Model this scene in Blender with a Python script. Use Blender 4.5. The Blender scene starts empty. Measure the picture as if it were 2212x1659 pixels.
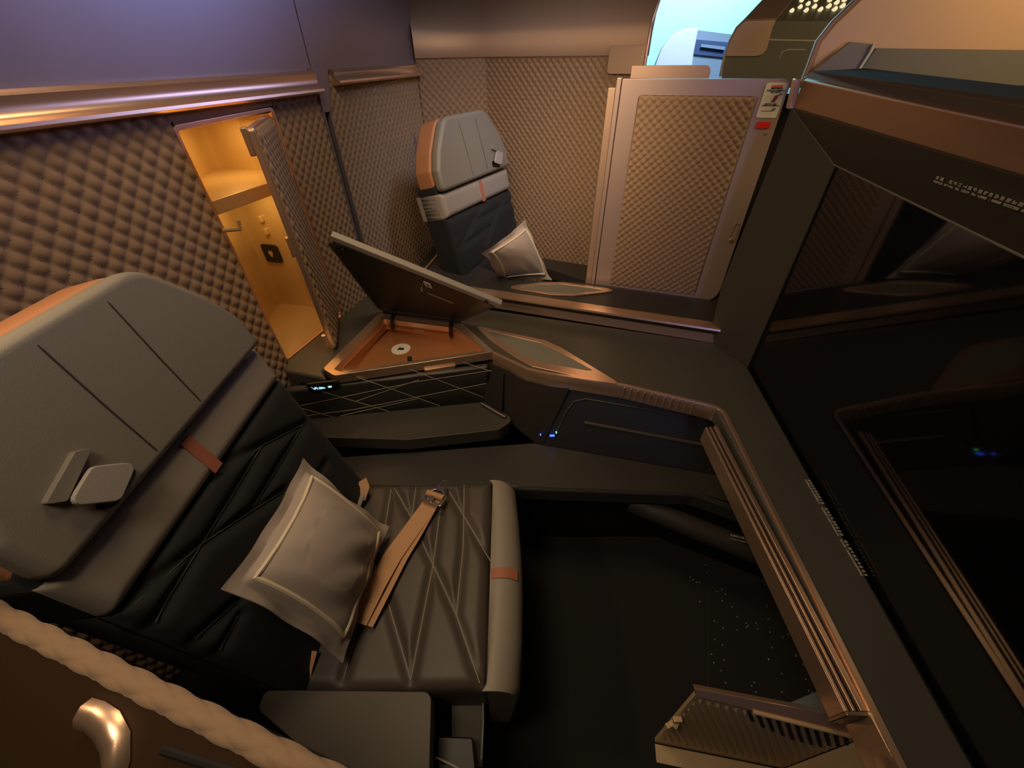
import bpy, math, random
import numpy as np
from mathutils import Vector, Matrix

random.seed(7)
SC = bpy.context.scene
COL = SC.collection

# ------------------------------------------------------------------ camera
cam_d = bpy.data.cameras.new('camera'); cam = bpy.data.objects.new('camera', cam_d); COL.objects.link(cam)
cam_d.sensor_width = 36.0; cam_d.lens = 36.0 * 845.0 / 2212.0; cam_d.clip_start = 0.01
cam.matrix_world = Matrix(((0.999854, 0.017109, 0.000000, 0.000000), (-0.011083, 0.647732, -0.761787, 0.000000), (-0.013033, 0.761676, 0.647827, 1.450000), (0.000000, 0.000000, 0.000000, 1.000000)))
SC.camera = cam

# ------------------------------------------------------------------ world, lights, exposure
SC.view_settings.view_transform = 'Standard'; SC.view_settings.look = 'None'
SC.view_settings.gamma = 1.0; SC.view_settings.use_curve_mapping = False
SC.view_settings.exposure = 0.0
SC.world = bpy.data.worlds.new('cabin_ambient'); SC.world.use_nodes = True
bg = SC.world.node_tree.nodes['Background']; bg.inputs[0].default_value = (0.50, 0.36, 0.26, 1); bg.inputs[1].default_value = 0.022

def area(name, loc, target, size, size_y, power, color, spread=180):
    l = bpy.data.lights.new(name, 'AREA'); l.shape = 'RECTANGLE'; l.size = size; l.size_y = size_y
    l.energy = power; l.color = color; l.spread = math.radians(spread)
    o = bpy.data.objects.new(name, l); COL.objects.link(o)
    o.location = loc; o.rotation_euler = (Vector(target) - Vector(loc)).to_track_quat('-Z', 'Y').to_euler()
    return o
WARM = (1.0, 0.69, 0.38)
area('reading_fill_light', (-0.30, 0.9, 2.1), (-0.25, 1.0, 0.0), 0.4, 0.4, 3.6, WARM, 135)
area('seat_light', (-0.40, 0.05, 2.0), (-0.35, 0.55, 0.5), 0.3, 0.3, 2.1, (1.0, 0.76, 0.52), 120)
area('far_seat_fill', (0.55, 1.25, 2.3), (-0.15, 2.0, 1.1), 0.3, 0.3, 0.9, (0.70, 0.76, 1.0), 50)  # added cool fill that tints the far headrest blue-grey
area('far_suite_fill', (0.05, 0.95, 1.66), (0.2, 2.1, 0.92), 0.35, 0.15, 1.5, (1.0, 0.70, 0.42), 75)  # unseen light added to brighten the far quilting and the cap's lower band
area('reading_fill_light', (-0.78, 0.32, 1.52), (0.55, 0.75, 0.85), 0.08, 0.08, 1.1, WARM, 120)  # added low fill so light reaches the screen header
area('aisle_mood_light', (2.4, 2.9, 2.5), (-0.6, 1.45, 2.1), 1.6, 0.9, 2.8, (0.42, 0.45, 1.0), 34)
area('aisle_mood_light', (0.35, -1.6, 1.5), (0.75, 1.4, 1.2), 0.4, 0.7, 0.42, (0.40, 0.42, 1.0), 45)
area('distant_shell_fill', (1.2, 2.5, 2.7), (1.2, 3.5, 1.4), 0.8, 0.5, 8.0, (0.62, 0.82, 1.0), 60)  # added to brighten the white shell of the distant suite
area('front_suite_light', (1.35, 0.65, 2.0), (1.25, 1.15, 1.6), 0.4, 0.4, 2.6, (1.0, 0.66, 0.32), 100)
area('cabin_ceiling_light', (2.2, 5.6, 3.0), (1.6, 6.9, 1.6), 3.0, 0.6, 200.0, (0.30, 0.80, 1.0))

# ------------------------------------------------------------------ materials
def mat(name, col, rough=0.5, metal=0.0, bump=0.0, bscale=200.0, emit=None, estr=0.0, sheen=0.0, coat=0.0, vary=0.0, spec=0.5, stretch=None):
    m = bpy.data.materials.new(name); m.use_nodes = True
    nt = m.node_tree; b = nt.nodes['Principled BSDF']
    b.inputs['Base Color'].default_value = (*col, 1); b.inputs['Roughness'].default_value = rough
    b.inputs['Metallic'].default_value = metal; b.inputs['Sheen Weight'].default_value = sheen
    b.inputs['Coat Weight'].default_value = coat; b.inputs['Specular IOR Level'].default_value = spec
    if emit:
        b.inputs['Emission Color'].default_value = (*emit, 1); b.inputs['Emission Strength'].default_value = estr
    tc = nt.nodes.new('ShaderNodeTexCoord'); n = nt.nodes.new('ShaderNodeTexNoise')
    n.inputs['Scale'].default_value = bscale; n.inputs['Detail'].default_value = 3
    src = tc.outputs['Object']
    if stretch:
        mp = nt.nodes.new('ShaderNodeMapping'); mp.inputs['Scale'].default_value = stretch
        nt.links.new(src, mp.inputs['Vector']); src = mp.outputs['Vector']
    nt.links.new(src, n.inputs['Vector'])
    if bump > 0:
        bp = nt.nodes.new('ShaderNodeBump'); bp.inputs['Strength'].default_value = bump; bp.inputs['Distance'].default_value = 0.001
        nt.links.new(n.outputs['Fac'], bp.inputs['Height']); nt.links.new(bp.outputs['Normal'], b.inputs['Normal'])
    if vary > 0:
        n2 = nt.nodes.new('ShaderNodeTexNoise'); n2.inputs['Scale'].default_value = 9.0; n2.inputs['Detail'].default_value = 4
        nt.links.new(tc.outputs['Object'], n2.inputs['Vector'])
        mr = nt.nodes.new('ShaderNodeMapRange'); mr.inputs['To Min'].default_value = max(rough - vary, 0.02); mr.inputs['To Max'].default_value = rough + vary
        nt.links.new(n2.outputs['Fac'], mr.inputs['Value']); nt.links.new(mr.outputs['Result'], b.inputs['Roughness'])
    return m

QUILT = mat('quilted_fabric', (0.30, 0.195, 0.115), 0.75, 0, 0.5, 900, sheen=0.25)
BRONZE = mat('satin_bronze', (0.87, 0.61, 0.43), 0.32, 0.85, 0.05, 600, vary=0.04)
BRONZE_SOFT = mat('painted_bronze', (0.56, 0.39, 0.28), 0.42, 0.55, 0.05, 500, vary=0.04)
MAUVE = mat('blue_tinted_pearl', (0.34, 0.30, 0.36), 0.36, 0.6, 0.03, 500, vary=0.03)  # base made bluer to carry the blue cabin light in its colour
GOLD = mat('champagne_lining', (0.62, 0.46, 0.24), 0.30, 0.45, 0.03, 500)
DARKLEATHER = mat('black_leather', (0.040, 0.038, 0.034), 0.38, 0, 0.35, 700, vary=0.05)
LITLEATHER = mat('lit_black_leather', (0.085, 0.080, 0.065), 0.36, 0, 0.35, 700, vary=0.05)  # lighter copy of the black leather, with the reading light painted in
GREYLEATHER = mat('grey_leather', (0.215, 0.197, 0.165), 0.48, 0, 0.3, 800, vary=0.04)
LIGHTGREY = mat('light_grey_leather', (0.36, 0.33, 0.30), 0.50, 0, 0.3, 800)
TAN = mat('tan_leather', (0.42, 0.19, 0.09), 0.5, 0, 0.3, 800)
STRIPE = mat('terracotta_stripe', (0.42, 0.15, 0.09), 0.55, 0, 0.3, 800)
NAVY = mat('midnight_fabric', (0.006, 0.0075, 0.010), 0.8, 0, 0.5, 1200, sheen=0.05)
SEATLEATHER = mat('brown_black_leather', (0.082, 0.068, 0.058), 0.45, 0, 0.35, 800, vary=0.05)
STITCH = mat('stitch_thread', (0.38, 0.34, 0.27), 0.7)
DARKSTITCH = mat('dark_seam', (0.03, 0.027, 0.024), 0.8)
PILLOW = mat('pillow_fabric', (0.46, 0.385, 0.34), 0.85, 0, 0.6, 1500, sheen=0.2)
PIPING = mat('cream_piping', (0.80, 0.70, 0.52), 0.7)
BELT = mat('belt_webbing', (0.60, 0.34, 0.18), 0.6, 0, 0.6, 1500)
STEEL = mat('buckle_metal', (0.45, 0.40, 0.34), 0.22, 1.0)
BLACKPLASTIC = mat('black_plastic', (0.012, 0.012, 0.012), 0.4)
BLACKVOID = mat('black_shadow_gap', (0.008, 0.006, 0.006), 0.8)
SCREENGLASS = mat('screen_glass', (0.004, 0.004, 0.005), 0.045, 0, spec=0.6)
SURROUND = mat('surround_paint', (0.062, 0.055, 0.040), 0.45, 0, 0.15, 900, vary=0.03)
TRAYBR = mat('copper_tray', (0.55, 0.24, 0.10), 0.42, 0.45)
GREYPLASTIC = mat('grey_plastic', (0.20, 0.19, 0.17), 0.4)
GREEN = mat('grey_green_plastic', (0.16, 0.155, 0.115), 0.42, 0, 0.1, 800)
WHITE = mat('white_print', (0.80, 0.78, 0.70), 0.5)
REDP = mat('red_print', (0.75, 0.02, 0.02), 0.45)
BLACKP = mat('black_print', (0.03, 0.03, 0.03), 0.5)
CREAMP = mat('cream_print', (0.62, 0.60, 0.50), 0.5)
LEDB = mat('blue_led', (0.02, 0.02, 0.02), 0.5, emit=(0.05, 0.12, 1.0), estr=3.0)
LEDG = mat('green_led', (0.02, 0.02, 0.02), 0.5, emit=(0.1, 1.0, 0.2), estr=2.0)
ICON = mat('lit_icon', (0.02, 0.02, 0.02), 0.5, emit=(0.45, 0.75, 1.0), estr=1.1)
LAMP = mat('lamp_lens', (0.9, 0.8, 0.6), 0.5, emit=(1.0, 0.8, 0.45), estr=1.2)
PALE = mat('pale_cabin_panel', (0.75, 0.78, 0.80), 0.45)
BLUEGREY = mat('blue_grey_plastic', (0.25, 0.33, 0.45), 0.4)
COOLGREY = mat('cool_grey_shell', (0.25, 0.30, 0.31), 0.45)
VENT = mat('pale_bronze_grille', (0.75, 0.58, 0.36), 0.42, 0.35)
PADGREY = mat('inset_leather', (0.24, 0.23, 0.19), 0.4, 0, 0.3, 800)
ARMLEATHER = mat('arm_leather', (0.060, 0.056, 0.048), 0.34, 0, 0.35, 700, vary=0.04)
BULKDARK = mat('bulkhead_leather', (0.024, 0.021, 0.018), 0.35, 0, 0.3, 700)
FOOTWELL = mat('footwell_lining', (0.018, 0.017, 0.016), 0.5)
CARPET = mat('dark_carpet', (0.019, 0.0185, 0.018), 0.95, 0, 1.0, 700, sheen=0.1)

# ------------------------------------------------------------------ helpers
def thing(name, label, cat, loc=(0, 0, 0), group=None):
    o = bpy.data.objects.new(name, None); COL.objects.link(o); o.empty_display_size = 0.05
    o.location = loc; o['label'] = label; o['category'] = cat
    if group: o['group'] = group
    return o

def tag(o, label=None, cat=None, kind=None):
    if label: o['label'] = label
    if cat: o['category'] = cat
    if kind: o['kind'] = kind
    return o

def world_loc(o):
    v = Vector(o.location)
    while o.parent: o = o.parent; v += Vector(o.location)
    return v

def link(name, verts, faces, m, parent=None, smooth=True, bevel=0.0, seg=2, mats=None, fm=None, angle=35):
    me = bpy.data.meshes.new(name)
    off = world_loc(parent) if parent else Vector((0, 0, 0))
    va = np.array([tuple(v) for v in verts], dtype=float) - np.array(off)
    me.from_pydata(va.tolist(), [], faces); me.validate()
    me.materials.append(m)
    for x in (mats or []): me.materials.append(x)
    if fm: me.polygons.foreach_set('material_index', fm)
    import bmesh
    bm = bmesh.new(); bm.from_mesh(me); bmesh.ops.recalc_face_normals(bm, faces=bm.faces); bm.to_mesh(me); bm.free()
    if smooth:
        me.shade_smooth()
        try: me.set_sharp_from_angle(angle=math.radians(angle))
        except Exception: pass
    o = bpy.data.objects.new(name, me); COL.objects.link(o)
    if parent: o.parent = parent
    if bevel > 0:
        b = o.modifiers.new('bevel', 'BEVEL'); b.width = bevel; b.segments = seg; b.limit_method = 'ANGLE'; b.angle_limit = math.radians(30)
        b.harden_normals = True
    return o

class Fr:
    """local frame: origin, ex, ey, n = ex x ey"""
    def __init__(s, o, ex, ey):
        s.o = Vector(o); s.ex = Vector(ex).normalized(); s.ey = Vector(ey).normalized(); s.n = s.ex.cross(s.ey)
    def __call__(s, a, b, c=0.0): return s.o + s.ex * a + s.ey * b + s.n * c
    def inv(s, p):
        d = Vector(p) - s.o; return (d.dot(s.ex), d.dot(s.ey))
def vfr(p, ang, z=0):
    a = math.radians(ang); return Fr((p[0], p[1], z), (math.cos(a), math.sin(a), 0), (0, 0, 1))
FLOORFR = Fr((0, 0, 0), (1, 0, 0), (0, 1, 0))

def rnd(pts, r, n=5):
    """round the corners of a 2D polygon; r is a number or one number a corner"""
    out = []; N = len(pts)
    for i in range(N):
        p = Vector(pts[i][:2]); a = Vector(pts[i - 1][:2]); b = Vector(pts[(i + 1) % N][:2])
        ri = r[i] if isinstance(r, (list, tuple)) else r
        da = (a - p); db = (b - p); la = da.length; lb = db.length
        da.normalize(); db.normalize()
        ang = da.angle(db); d = min(ri / max(math.tan(ang / 2), 1e-3), la * 0.48, lb * 0.48)
        s = p + da * d; e = p + db * d
        for k in range(n + 1):
            t = k / n; out.append(tuple((s * (1 - t) ** 2 + p * 2 * t * (1 - t) + e * t ** 2)))
    return out

def slab(name, fr, pts, c0, c1, m, parent=None, bevel=0.0, seg=2, **k):
    n = len(pts)
    v = [fr(p[0], p[1], c0) for p in pts] + [fr(p[0], p[1], c1) for p in pts]
    f = [tuple(range(n))[::-1], tuple(range(n, 2 * n))] + [(i, (i + 1) % n, n + (i + 1) % n, n + i) for i in range(n)]
    return link(name, v, f, m, parent, bevel=bevel, seg=seg, **k)

def prism(name, pts, z0, z1, m, parent=None, bevel=0.0, seg=2, **k):
    return slab(name, FLOORFR, pts, z0, z1, m, parent, bevel, seg, **k)

def ring(name, fr, outer, inner, c0, c1, m, parent=None, bevel=0.0, **k):
    n = len(outer); v = []
    for c in (c0, c1):
        v += [fr(p[0], p[1], c) for p in outer] + [fr(p[0], p[1], c) for p in inner]
    f = []
    for i in range(n):
        j = (i + 1) % n
        f += [(i, j, n + j, n + i), (2 * n + i, 3 * n + i, 3 * n + j, 2 * n + j), (i, 2 * n + i, 2 * n + j, j), (n + i, n + j, 3 * n + j, 3 * n + i)]
    return link(name, v, f, m, parent, bevel=bevel, **k)

def poly3(name, pts, th, m, parent=None, bevel=0.0, **k):
    """a thick panel from 3D points lying about in one plane; grows against the normal"""
    P = [Vector(p) for p in pts]; c = sum(P, Vector()) / len(P); nn = Vector((0, 0, 0))
    for i in range(len(P)): nn += (P[i] - c).cross(P[(i + 1) % len(P)] - c)
    nn.normalize(); n = len(P)
    if nn.dot(Vector((0, 0, 1.45)) - c) < 0: nn = -nn
    v = P + [p - nn * th for p in P]
    f = [tuple(range(n)), tuple(range(n, 2 * n))[::-1]] + [(i, (i + 1) % n, n + (i + 1) % n, n + i) for i in range(n)]
    return link(name, v, f, m, parent, bevel=bevel, **k)

def box(name, c, s, m, parent=None, rz=0.0, bevel=0.0, **k):
    fr = Fr(c, (math.cos(rz), math.sin(rz), 0), (-math.sin(rz), math.cos(rz), 0))
    x, y, z = s[0] / 2, s[1] / 2, s[2] / 2
    return slab(name, fr, [(-x, -y), (x, -y), (x, y), (-x, y)], -z, z, m, parent, bevel, **k)

def tube_geo(pts, r, n=8, closed=False):
    P = [Vector(p) for p in pts]; v = []; f = []; N = len(P); prev = None
    for i in range(N):
        a = P[i - 1] if (i > 0 or closed) else P[i]; b = P[(i + 1) % N] if (i < N - 1 or closed) else P[i]
        t = (b - a).normalized()
        if prev is None:
            u = t.cross(Vector((0, 0, 1)));
            if u.length < 0.01: u = t.cross(Vector((1, 0, 0)))
        else: u = prev - t * prev.dot(t)
        u.normalize(); prev = u; w = t.cross(u)
        for k in range(n):
            q = 2 * math.pi * k / n; v.append(P[i] + (u * math.cos(q) + w * math.sin(q)) * r)
    for i in range(N if closed else N - 1):
        j = (i + 1) % N
        for k in range(n):
            l = (k + 1) % n; f.append((i * n + k, i * n + l, j * n + l, j * n + k))
    if not closed: f += [tuple(range(n))[::-1], tuple(range((N - 1) * n, N * n))]
    return v, f
def tube(name, pts, r, m, parent=None, n=8, closed=False):
    v, f = tube_geo(pts, r, n, closed); return link(name, v, f, m, parent)
def multi(name, geos, m, parent=None, **k):
    v = []; f = []
    for gv, gf in geos:
        o = len(v); v += list(gv); f += [tuple(i + o for i in q) for q in gf]
    return link(name, v, f, m, parent, **k)

def sweep(name, prof, path, m, parent=None, closed_prof=True, bevel=0.0, **k):
    """prof: (out, z) pairs; path: XY points. out is to the right of the path direction."""
    P = [Vector(p[:2]) for p in path]; v = []; f = []; n = len(prof)
    for i, p in enumerate(P):
        d0 = (P[i] - P[i - 1]).normalized() if i > 0 else None
        d1 = (P[i + 1] - P[i]).normalized() if i < len(P) - 1 else None
        d0 = d0 or d1; d1 = d1 or d0
        n0 = Vector((d0.y, -d0.x)); n1 = Vector((d1.y, -d1.x)); nn = (n0 + n1).normalized(); s = 1 / max(nn.dot(n0), 0.3)
        for a, z in prof: v.append((p.x + nn.x * a * s, p.y + nn.y * a * s, z))
    for i in range(len(P) - 1):
        for j in range(n if closed_prof else n - 1):
            l = (j + 1) % n; f.append((i * n + j, i * n + l, (i + 1) * n + l, (i + 1) * n + j))
    if closed_prof: f += [tuple(range(n)), tuple(range((len(P) - 1) * n, len(P) * n))[::-1]]
    return link(name, v, f, m, parent, bevel=bevel, **k)

def grid_obj(name, fn, nu, nv, m, parent=None, thick=None, back=None, **k):
    """fn(U, V) -> (N,3) array for arrays in 0..1; thick: vector to push a copy for the back"""
    U, V = np.meshgrid(np.linspace(0, 1, nu), np.linspace(0, 1, nv)); U = U.ravel(); V = V.ravel()
    A = fn(U, V); idx = np.arange(nu * nv).reshape(nv, nu)
    q = np.stack([idx[:-1, :-1], idx[:-1, 1:], idx[1:, 1:], idx[1:, :-1]], -1).reshape(-1, 4)
    faces = q.tolist(); verts = A
    if thick is not None:
        t = np.array(thick); edge = list(idx[0, :]) + list(idx[1:, -1]) + list(idx[-1, -2::-1]) + list(idx[-2:0:-1, 0])
        base = len(A); E0 = (back(U, V) if back else A)[edge] + t
        verts = np.vstack([A, E0]); ne = len(edge)
        faces += [(int(edge[i]), int(edge[(i + 1) % ne]), base + (i + 1) % ne, base + i) for i in range(ne)]
        faces.append(tuple(range(base, base + ne)))
    return link(name, verts, faces, m, parent, **k)

def quilt_height(X, Y, cx, cy):
    a = X / cx + Y / cy; b = X / cx - Y / cy
    ha = np.abs(np.sin(np.pi * a)); hb = np.abs(np.sin(np.pi * b))
    return (np.clip(ha, 0, 1) ** 0.5) * (np.clip(hb, 0, 1) ** 0.5)

def quilt(name, fr, x0, x1, z0, z1, parent=None, cx=0.052, cy=0.050, amp=0.006, th=0.02, step=0.0045, m=None, edge=0.02):
    nu = int((x1 - x0) / step) + 2; nv = int((z1 - z0) / step) + 2
    o = np.array(fr.o); ex = np.array(fr.ex); ey = np.array(fr.ey); n = np.array(fr.n)
    def fn(U, V):
        X = x0 + (x1 - x0) * U; Z = z0 + (z1 - z0) * V
        d = np.minimum(np.minimum(X - x0, x1 - X), np.minimum(Z - z0, z1 - Z)); e = np.clip(d / edge, 0, 1) ** 0.5
        h = quilt_height(X, Z, cx, cy) * amp + (e - 1) * 0.006
        return o + X[:, None] * ex + Z[:, None] * ey + h[:, None] * n
    return grid_obj(name, fn, nu, nv, m or QUILT, parent, thick=tuple(-n * th), angle=80)

def seg_dist(X, Y, lines):
    D = np.full(X.shape, 9.0)
    for ln in lines:
        for (ax, ay), (bx, by) in zip(ln[:-1], ln[1:]):
            dx, dy = bx - ax, by - ay; L = dx * dx + dy * dy + 1e-12
            t = np.clip(((X - ax) * dx + (Y - ay) * dy) / L, 0, 1)
            D = np.minimum(D, np.hypot(X - ax - t * dx, Y - ay - t * dy))
    return D

def stitched(name, fr, x0, x1, y0, y1, lines, puff, m, parent=None, th=0.02, step=0.004, w=0.014, edge=0.015, round_=0.012, corners=None):
    nu = int((x1 - x0) / step) + 2; nv = int((y1 - y0) / step) + 2
    o = np.array(fr.o); ex = np.array(fr.ex); ey = np.array(fr.ey); n = np.array(fr.n)
    def fn(U, V):
        if corners:
            c = np.array(corners, float); P = ((1 - U) * (1 - V))[:, None] * c[0] + (U * (1 - V))[:, None] * c[1] + (U * V)[:, None] * c[2] + ((1 - U) * V)[:, None] * c[3]
            X = P[:, 0]; Y = P[:, 1]
        else: X = x0 + (x1 - x0) * U; Y = y0 + (y1 - y0) * V
        D = seg_dist(X, Y, lines) if lines else np.full(X.shape, 9.0)
        dx = np.minimum(U, 1 - U) * (x1 - x0); dy = np.minimum(V, 1 - V) * (y1 - y0); d = np.minimum(dx, dy)
        e = np.sqrt(np.clip(1 - (1 - np.clip(d / edge, 0, 1)) ** 2, 0, 1))
        h = puff * (1 - np.exp(-(D / w) ** 2)) + (e - 1) * round_
        return o + X[:, None] * ex + Y[:, None] * ey + h[:, None] * n
    return grid_obj(name, fn, nu, nv, m, parent, thick=tuple(-n * th), angle=80)

def stitch_tubes(name, fr, lines, c, r, m, parent):
    geos = []
    for ln in lines:
        pts = []
        for a, b in zip(ln[:-1], ln[1:]):
            k = max(2, int(math.dist(a, b) / 0.01))
            for i in range(k): t = i / k; pts.append(fr(a[0] + (b[0] - a[0]) * t, a[1] + (b[1] - a[1]) * t, c))
        pts.append(fr(ln[-1][0], ln[-1][1], c)); geos.append(tube_geo(pts, r, 5))
    return multi(name, geos, m, parent)

def glyphs(name, fr, n, size, pitch, m, parent, dense=True, gap_at=()):
    """a row of small printed characters too fine to read: strokes inside a square"""
    V_ = []; F_ = []
    def bar(x0, y0, x1, y1):
        o = len(V_)
        for c in (0.0, 0.0006):
            V_.extend([fr(x0, y0, c), fr(x1, y0, c), fr(x1, y1, c), fr(x0, y1, c)])
        F_.extend([(o, o + 3, o + 2, o + 1), (o + 4, o + 5, o + 6, o + 7), (o, o + 1, o + 5, o + 4), (o + 1, o + 2, o + 6, o + 5), (o + 2, o + 3, o + 7, o + 6), (o + 3, o, o + 4, o + 7)])
    for i in range(n):
        if i in gap_at: continue
        x = i * pitch; s = size; t = s * 0.16
        for q in range(3):
            if random.random() < 0.85: bar(x, q * s * 0.4, x + s * (0.7 + 0.25 * random.random()), q * s * 0.4 + t)
        bar(x + s * random.choice((0.05, 0.4, 0.7)), 0, x + s * random.choice((0.25, 0.6, 0.9)), s) if dense else bar(x, 0, x + t, s)
    return link(name, V_, F_, m, parent, smooth=False)
# ------------------------------------------------------------------ setting: floor and shell walls
WA = (-0.7864, 1.1097, 0.6400); WF = vfr(WA, 72)
LINT = 1.352
def struct(o): o['kind'] = 'structure'; return o
struct(prism('floor', [(-1.6, -0.6), (3.2, -0.6), (3.2, 4.0), (-1.6, 4.0)], -0.03, 0.0, CARPET))
wl = struct(quilt('wall_left', WF, -1.30, -0.004, 0.02, LINT + 0.005, cx=0.038, cy=0.044, amp=0.010))
sW = lambda p: WF.inv(p)[0]
s_h = sW((-0.6927, 1.3979, 1.2882)); s_g0 = sW((-0.6212, 1.6180, 1.2959)) - 0.012; s_g1 = s_g0 + 0.03; s_f = sW((-0.4083, 2.2733, 1.3964))
struct(quilt('wall_left', WF, s_h + 0.012, s_g0, 0.02, LINT + 0.005, cx=0.032, cy=0.036, amp=0.008, step=0.004))
struct(quilt('wall_left', WF, s_g1, s_f, 0.02, 1.40, cx=0.032, cy=0.036, amp=0.008, step=0.004))
# small quilted strip over the closet mouth
struct(slab('wall_left', WF, [(-0.004, 1.325), (s_h + 0.012, 1.338), (s_h + 0.012, LINT + 0.01), (-0.004, LINT + 0.01)], -0.02, 0.003, QUILT))
# dark slot between the two suites
struct(slab('trim_1', WF, [(s_g0, 0.60), (s_g1, 0.60), (s_g1, 1.37), (s_g0, 1.37)], -0.03, -0.012, BLACKVOID))
struct(slab('trim_2', WF, [(s_g0 - 0.003, 1.30), (s_g1 + 0.003, 1.30), (sW((-0.6062, 1.6641, 1.3636)), 1.372), (sW((-0.6016, 1.6784, 1.3938)), 1.42), (s_g0 - 0.004, 1.42)], -0.012, 0.010, MAUVE, bevel=0.002))
for sx in (s_g0, s_g1):
    struct(slab('trim_2', WF, [(sx - 0.002, 0.60), (sx + 0.002, 0.60), (sx + 0.002, 1.32), (sx - 0.002, 1.32)], -0.012, 0.008, MAUVE))
# smooth pearl panels above the ledge rails, bowing inwards as they rise
def upper(name, s0, s1, z0):
    zz = [z0 + (2.35 - z0) * i / 14 for i in range(15)]
    prof = [(-0.004 + 0.10 * ((z - z0) / (2.35 - z0)) ** 2, z) for z in zz]
    prof = prof + [(a - 0.02, z) for a, z in reversed(prof)]
    return struct(sweep(name, prof, [WF(s0, 0)[:], WF(s1, 0)[:]], MAUVE, angle=60))
upper('wall_left', -1.35, s_g0 + 0.006, 1.40)
upper('wall_left', s_g0 + 0.0105, s_f + 0.02, 1.39)
# ledge rails: a scooped finger rail at the foot of each pearl panel
def rail(s0, s1, zb, top, name):
    lip = [(0.000, zb), (0.030, zb + 0.002), (0.037, zb + 0.008), (0.036, zb + 0.014), (0.026, zb + 0.018), (0.018, zb + 0.026), (0.017, zb + 0.040), (0.020, top), (0.012, top + 0.008), (0.0, top + 0.008)]
    return struct(sweep(name, lip, [WF(s0, 0)[:], WF(s1, 0)[:]], BRONZE, angle=50))
rail(-1.35, s_g0 - 0.004, LINT, LINT + 0.052, 'trim_3')
rail(sW((-0.5986, 1.6875, 1.3934)), s_f - 0.01, 1.368, 1.404, 'trim_4')

# far suite back wall: two quilted faces meeting in a corner, capped by a bronze shell
K0 = WF(s_f, 0); KC = Vector((-0.1212, 2.7900, 1.2000)); 
dK = 2.46 / Vector((-0.1212, 2.7900, 1.2000))[1]
KC = Vector(((-0.2723, 5.8526, 0.6000)[0], (-0.2723, 5.8526, 0.6000)[1], 0)) * 0 + Vector(((-0.0971, 2.3579, 1.3349)[0], (-0.0971, 2.3579, 1.3349)[1], 0))
KE = Vector(((0.4849, 1.9799, 1.1540)[0], (0.4849, 1.9799, 1.1540)[1], 0))
def wall_fr(a, b):
    return vfr(a, math.degrees(math.atan2(b[1] - a[1], b[0] - a[0]))), math.hypot(b[0] - a[0], b[1] - a[1])
f1, l1 = wall_fr(K0, KC); f2, l2 = wall_fr(KC, KE)
struct(quilt('wall_back', f1, 0, l1 + 0.012, 0.02, 1.437, cx=0.031, cy=0.033, amp=0.010, edge=0.003, step=0.0038))
struct(quilt('wall_back', f2, -0.008, l2 + 0.03, 0.02, 1.437, cx=0.031, cy=0.033, amp=0.010, edge=0.003, step=0.0038))
capp = [(0.0, 1.43), (0.014, 1.432), (0.018, 1.45), (0.018, 1.505), (0.010, 1.53), (-0.015, 1.57), (-0.06, 1.63), (-0.14, 1.74), (-0.26, 1.88), (-0.28, 1.87), (-0.16, 1.73), (-0.08, 1.62), (-0.03, 1.55), (-0.02, 1.50), (-0.02, 1.43)]
KR = Vector(((0.5378, 1.9456, 1.4309)[0], (0.5378, 1.9456, 1.4309)[1], 0))
cap = thing('shell_cap', 'curved bronze cap running along the top of the far quilted wall', 'trim panel', (KC.x, KC.y, 1.43))
sweep('cap_panel', capp, [K0[:], KC[:], KR[:]], BRONZE_SOFT, cap, angle=50)
f3, l3 = wall_fr(KC, KR)
e0 = f3.inv((0.4149, 2.0254, 1.4390))[0]
slab('end_block', f3, rnd([(e0, 1.375), (l3 - 0.004, 1.375), (l3 - 0.004, 1.462), (e0, 1.462)], [0.015, 0.003, 0.003, 0.003]), 0.0, 0.024, BRONZE_SOFT, cap, bevel=0.003)
tube('edge_bead', [f3(l3 + 0.001, 1.375, 0.012), f3(l3 + 0.001, 1.45, 0.014), f3(l3 + 0.001, 1.505, 0.014), f3(l3 + 0.001, 1.53, 0.006), f3(l3 + 0.001, 1.63, -0.064), f3(l3 + 0.001, 1.74, -0.145), f3(l3 + 0.001, 1.87, -0.26)], 0.006, BRONZE, cap)

# ------------------------------------------------------------------ lit closet in the quilted wall
cl = thing('wardrobe_closet', 'narrow gold-lined closet glowing warm beside the near seat, with a shelf and hooks', 'closet', (WA[0], WA[1], 0.64))
fl = [WA, (-0.9700, 1.3620, 0.6400), (-1.0005, 1.5180, 0.6400), (-0.8415, 1.4765, 0.6400)]
fl[1] = (fl[1][0], fl[1][1]); hp = WF(s_h, 0)
NB = [(WA[0], WA[1]), (fl[1][0], fl[1][1]), (fl[2][0], fl[2][1]), (fl[3][0], fl[3][1]), (hp[0], hp[1])]
zt = 1.322
vv = []; ff = []
NBr = NB[:1] + rnd(NB, [0, 0.03, 0.03, 0.03, 0], 4)[6:24] + NB[4:]
for z in (0.641, zt): vv += [(p[0], p[1], z) for p in NBr]
n_ = len(NBr)
ff = [(i, i + 1, n_ + i + 1, n_ + i) for i in range(n_ - 1)] + [tuple(range(n_)), tuple(range(n_, 2 * n_))]
link('lining', vv, ff, GOLD, cl, angle=40)
zs = (-0.7901, 1.0982, 1.1228)[2]
shp = rnd(NB, [0, 0.02, 0.02, 0.02, 0], 3)
prism('shelf', [(p[0], p[1]) for p in NB], zs, zs + 0.035, GOLD, cl, bevel=0.002)
rim_o = rnd([(-0.012, 0.628), (s_h + 0.008, 0.628), (s_h + 0.008, zt + 0.014), (-0.012, zt + 0.006)], 0.014)
rim_i = rnd([(-0.004, 0.642), (s_h, 0.642), (s_h, zt + 0.004), (-0.004, zt - 0.006)], 0.010)
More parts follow.
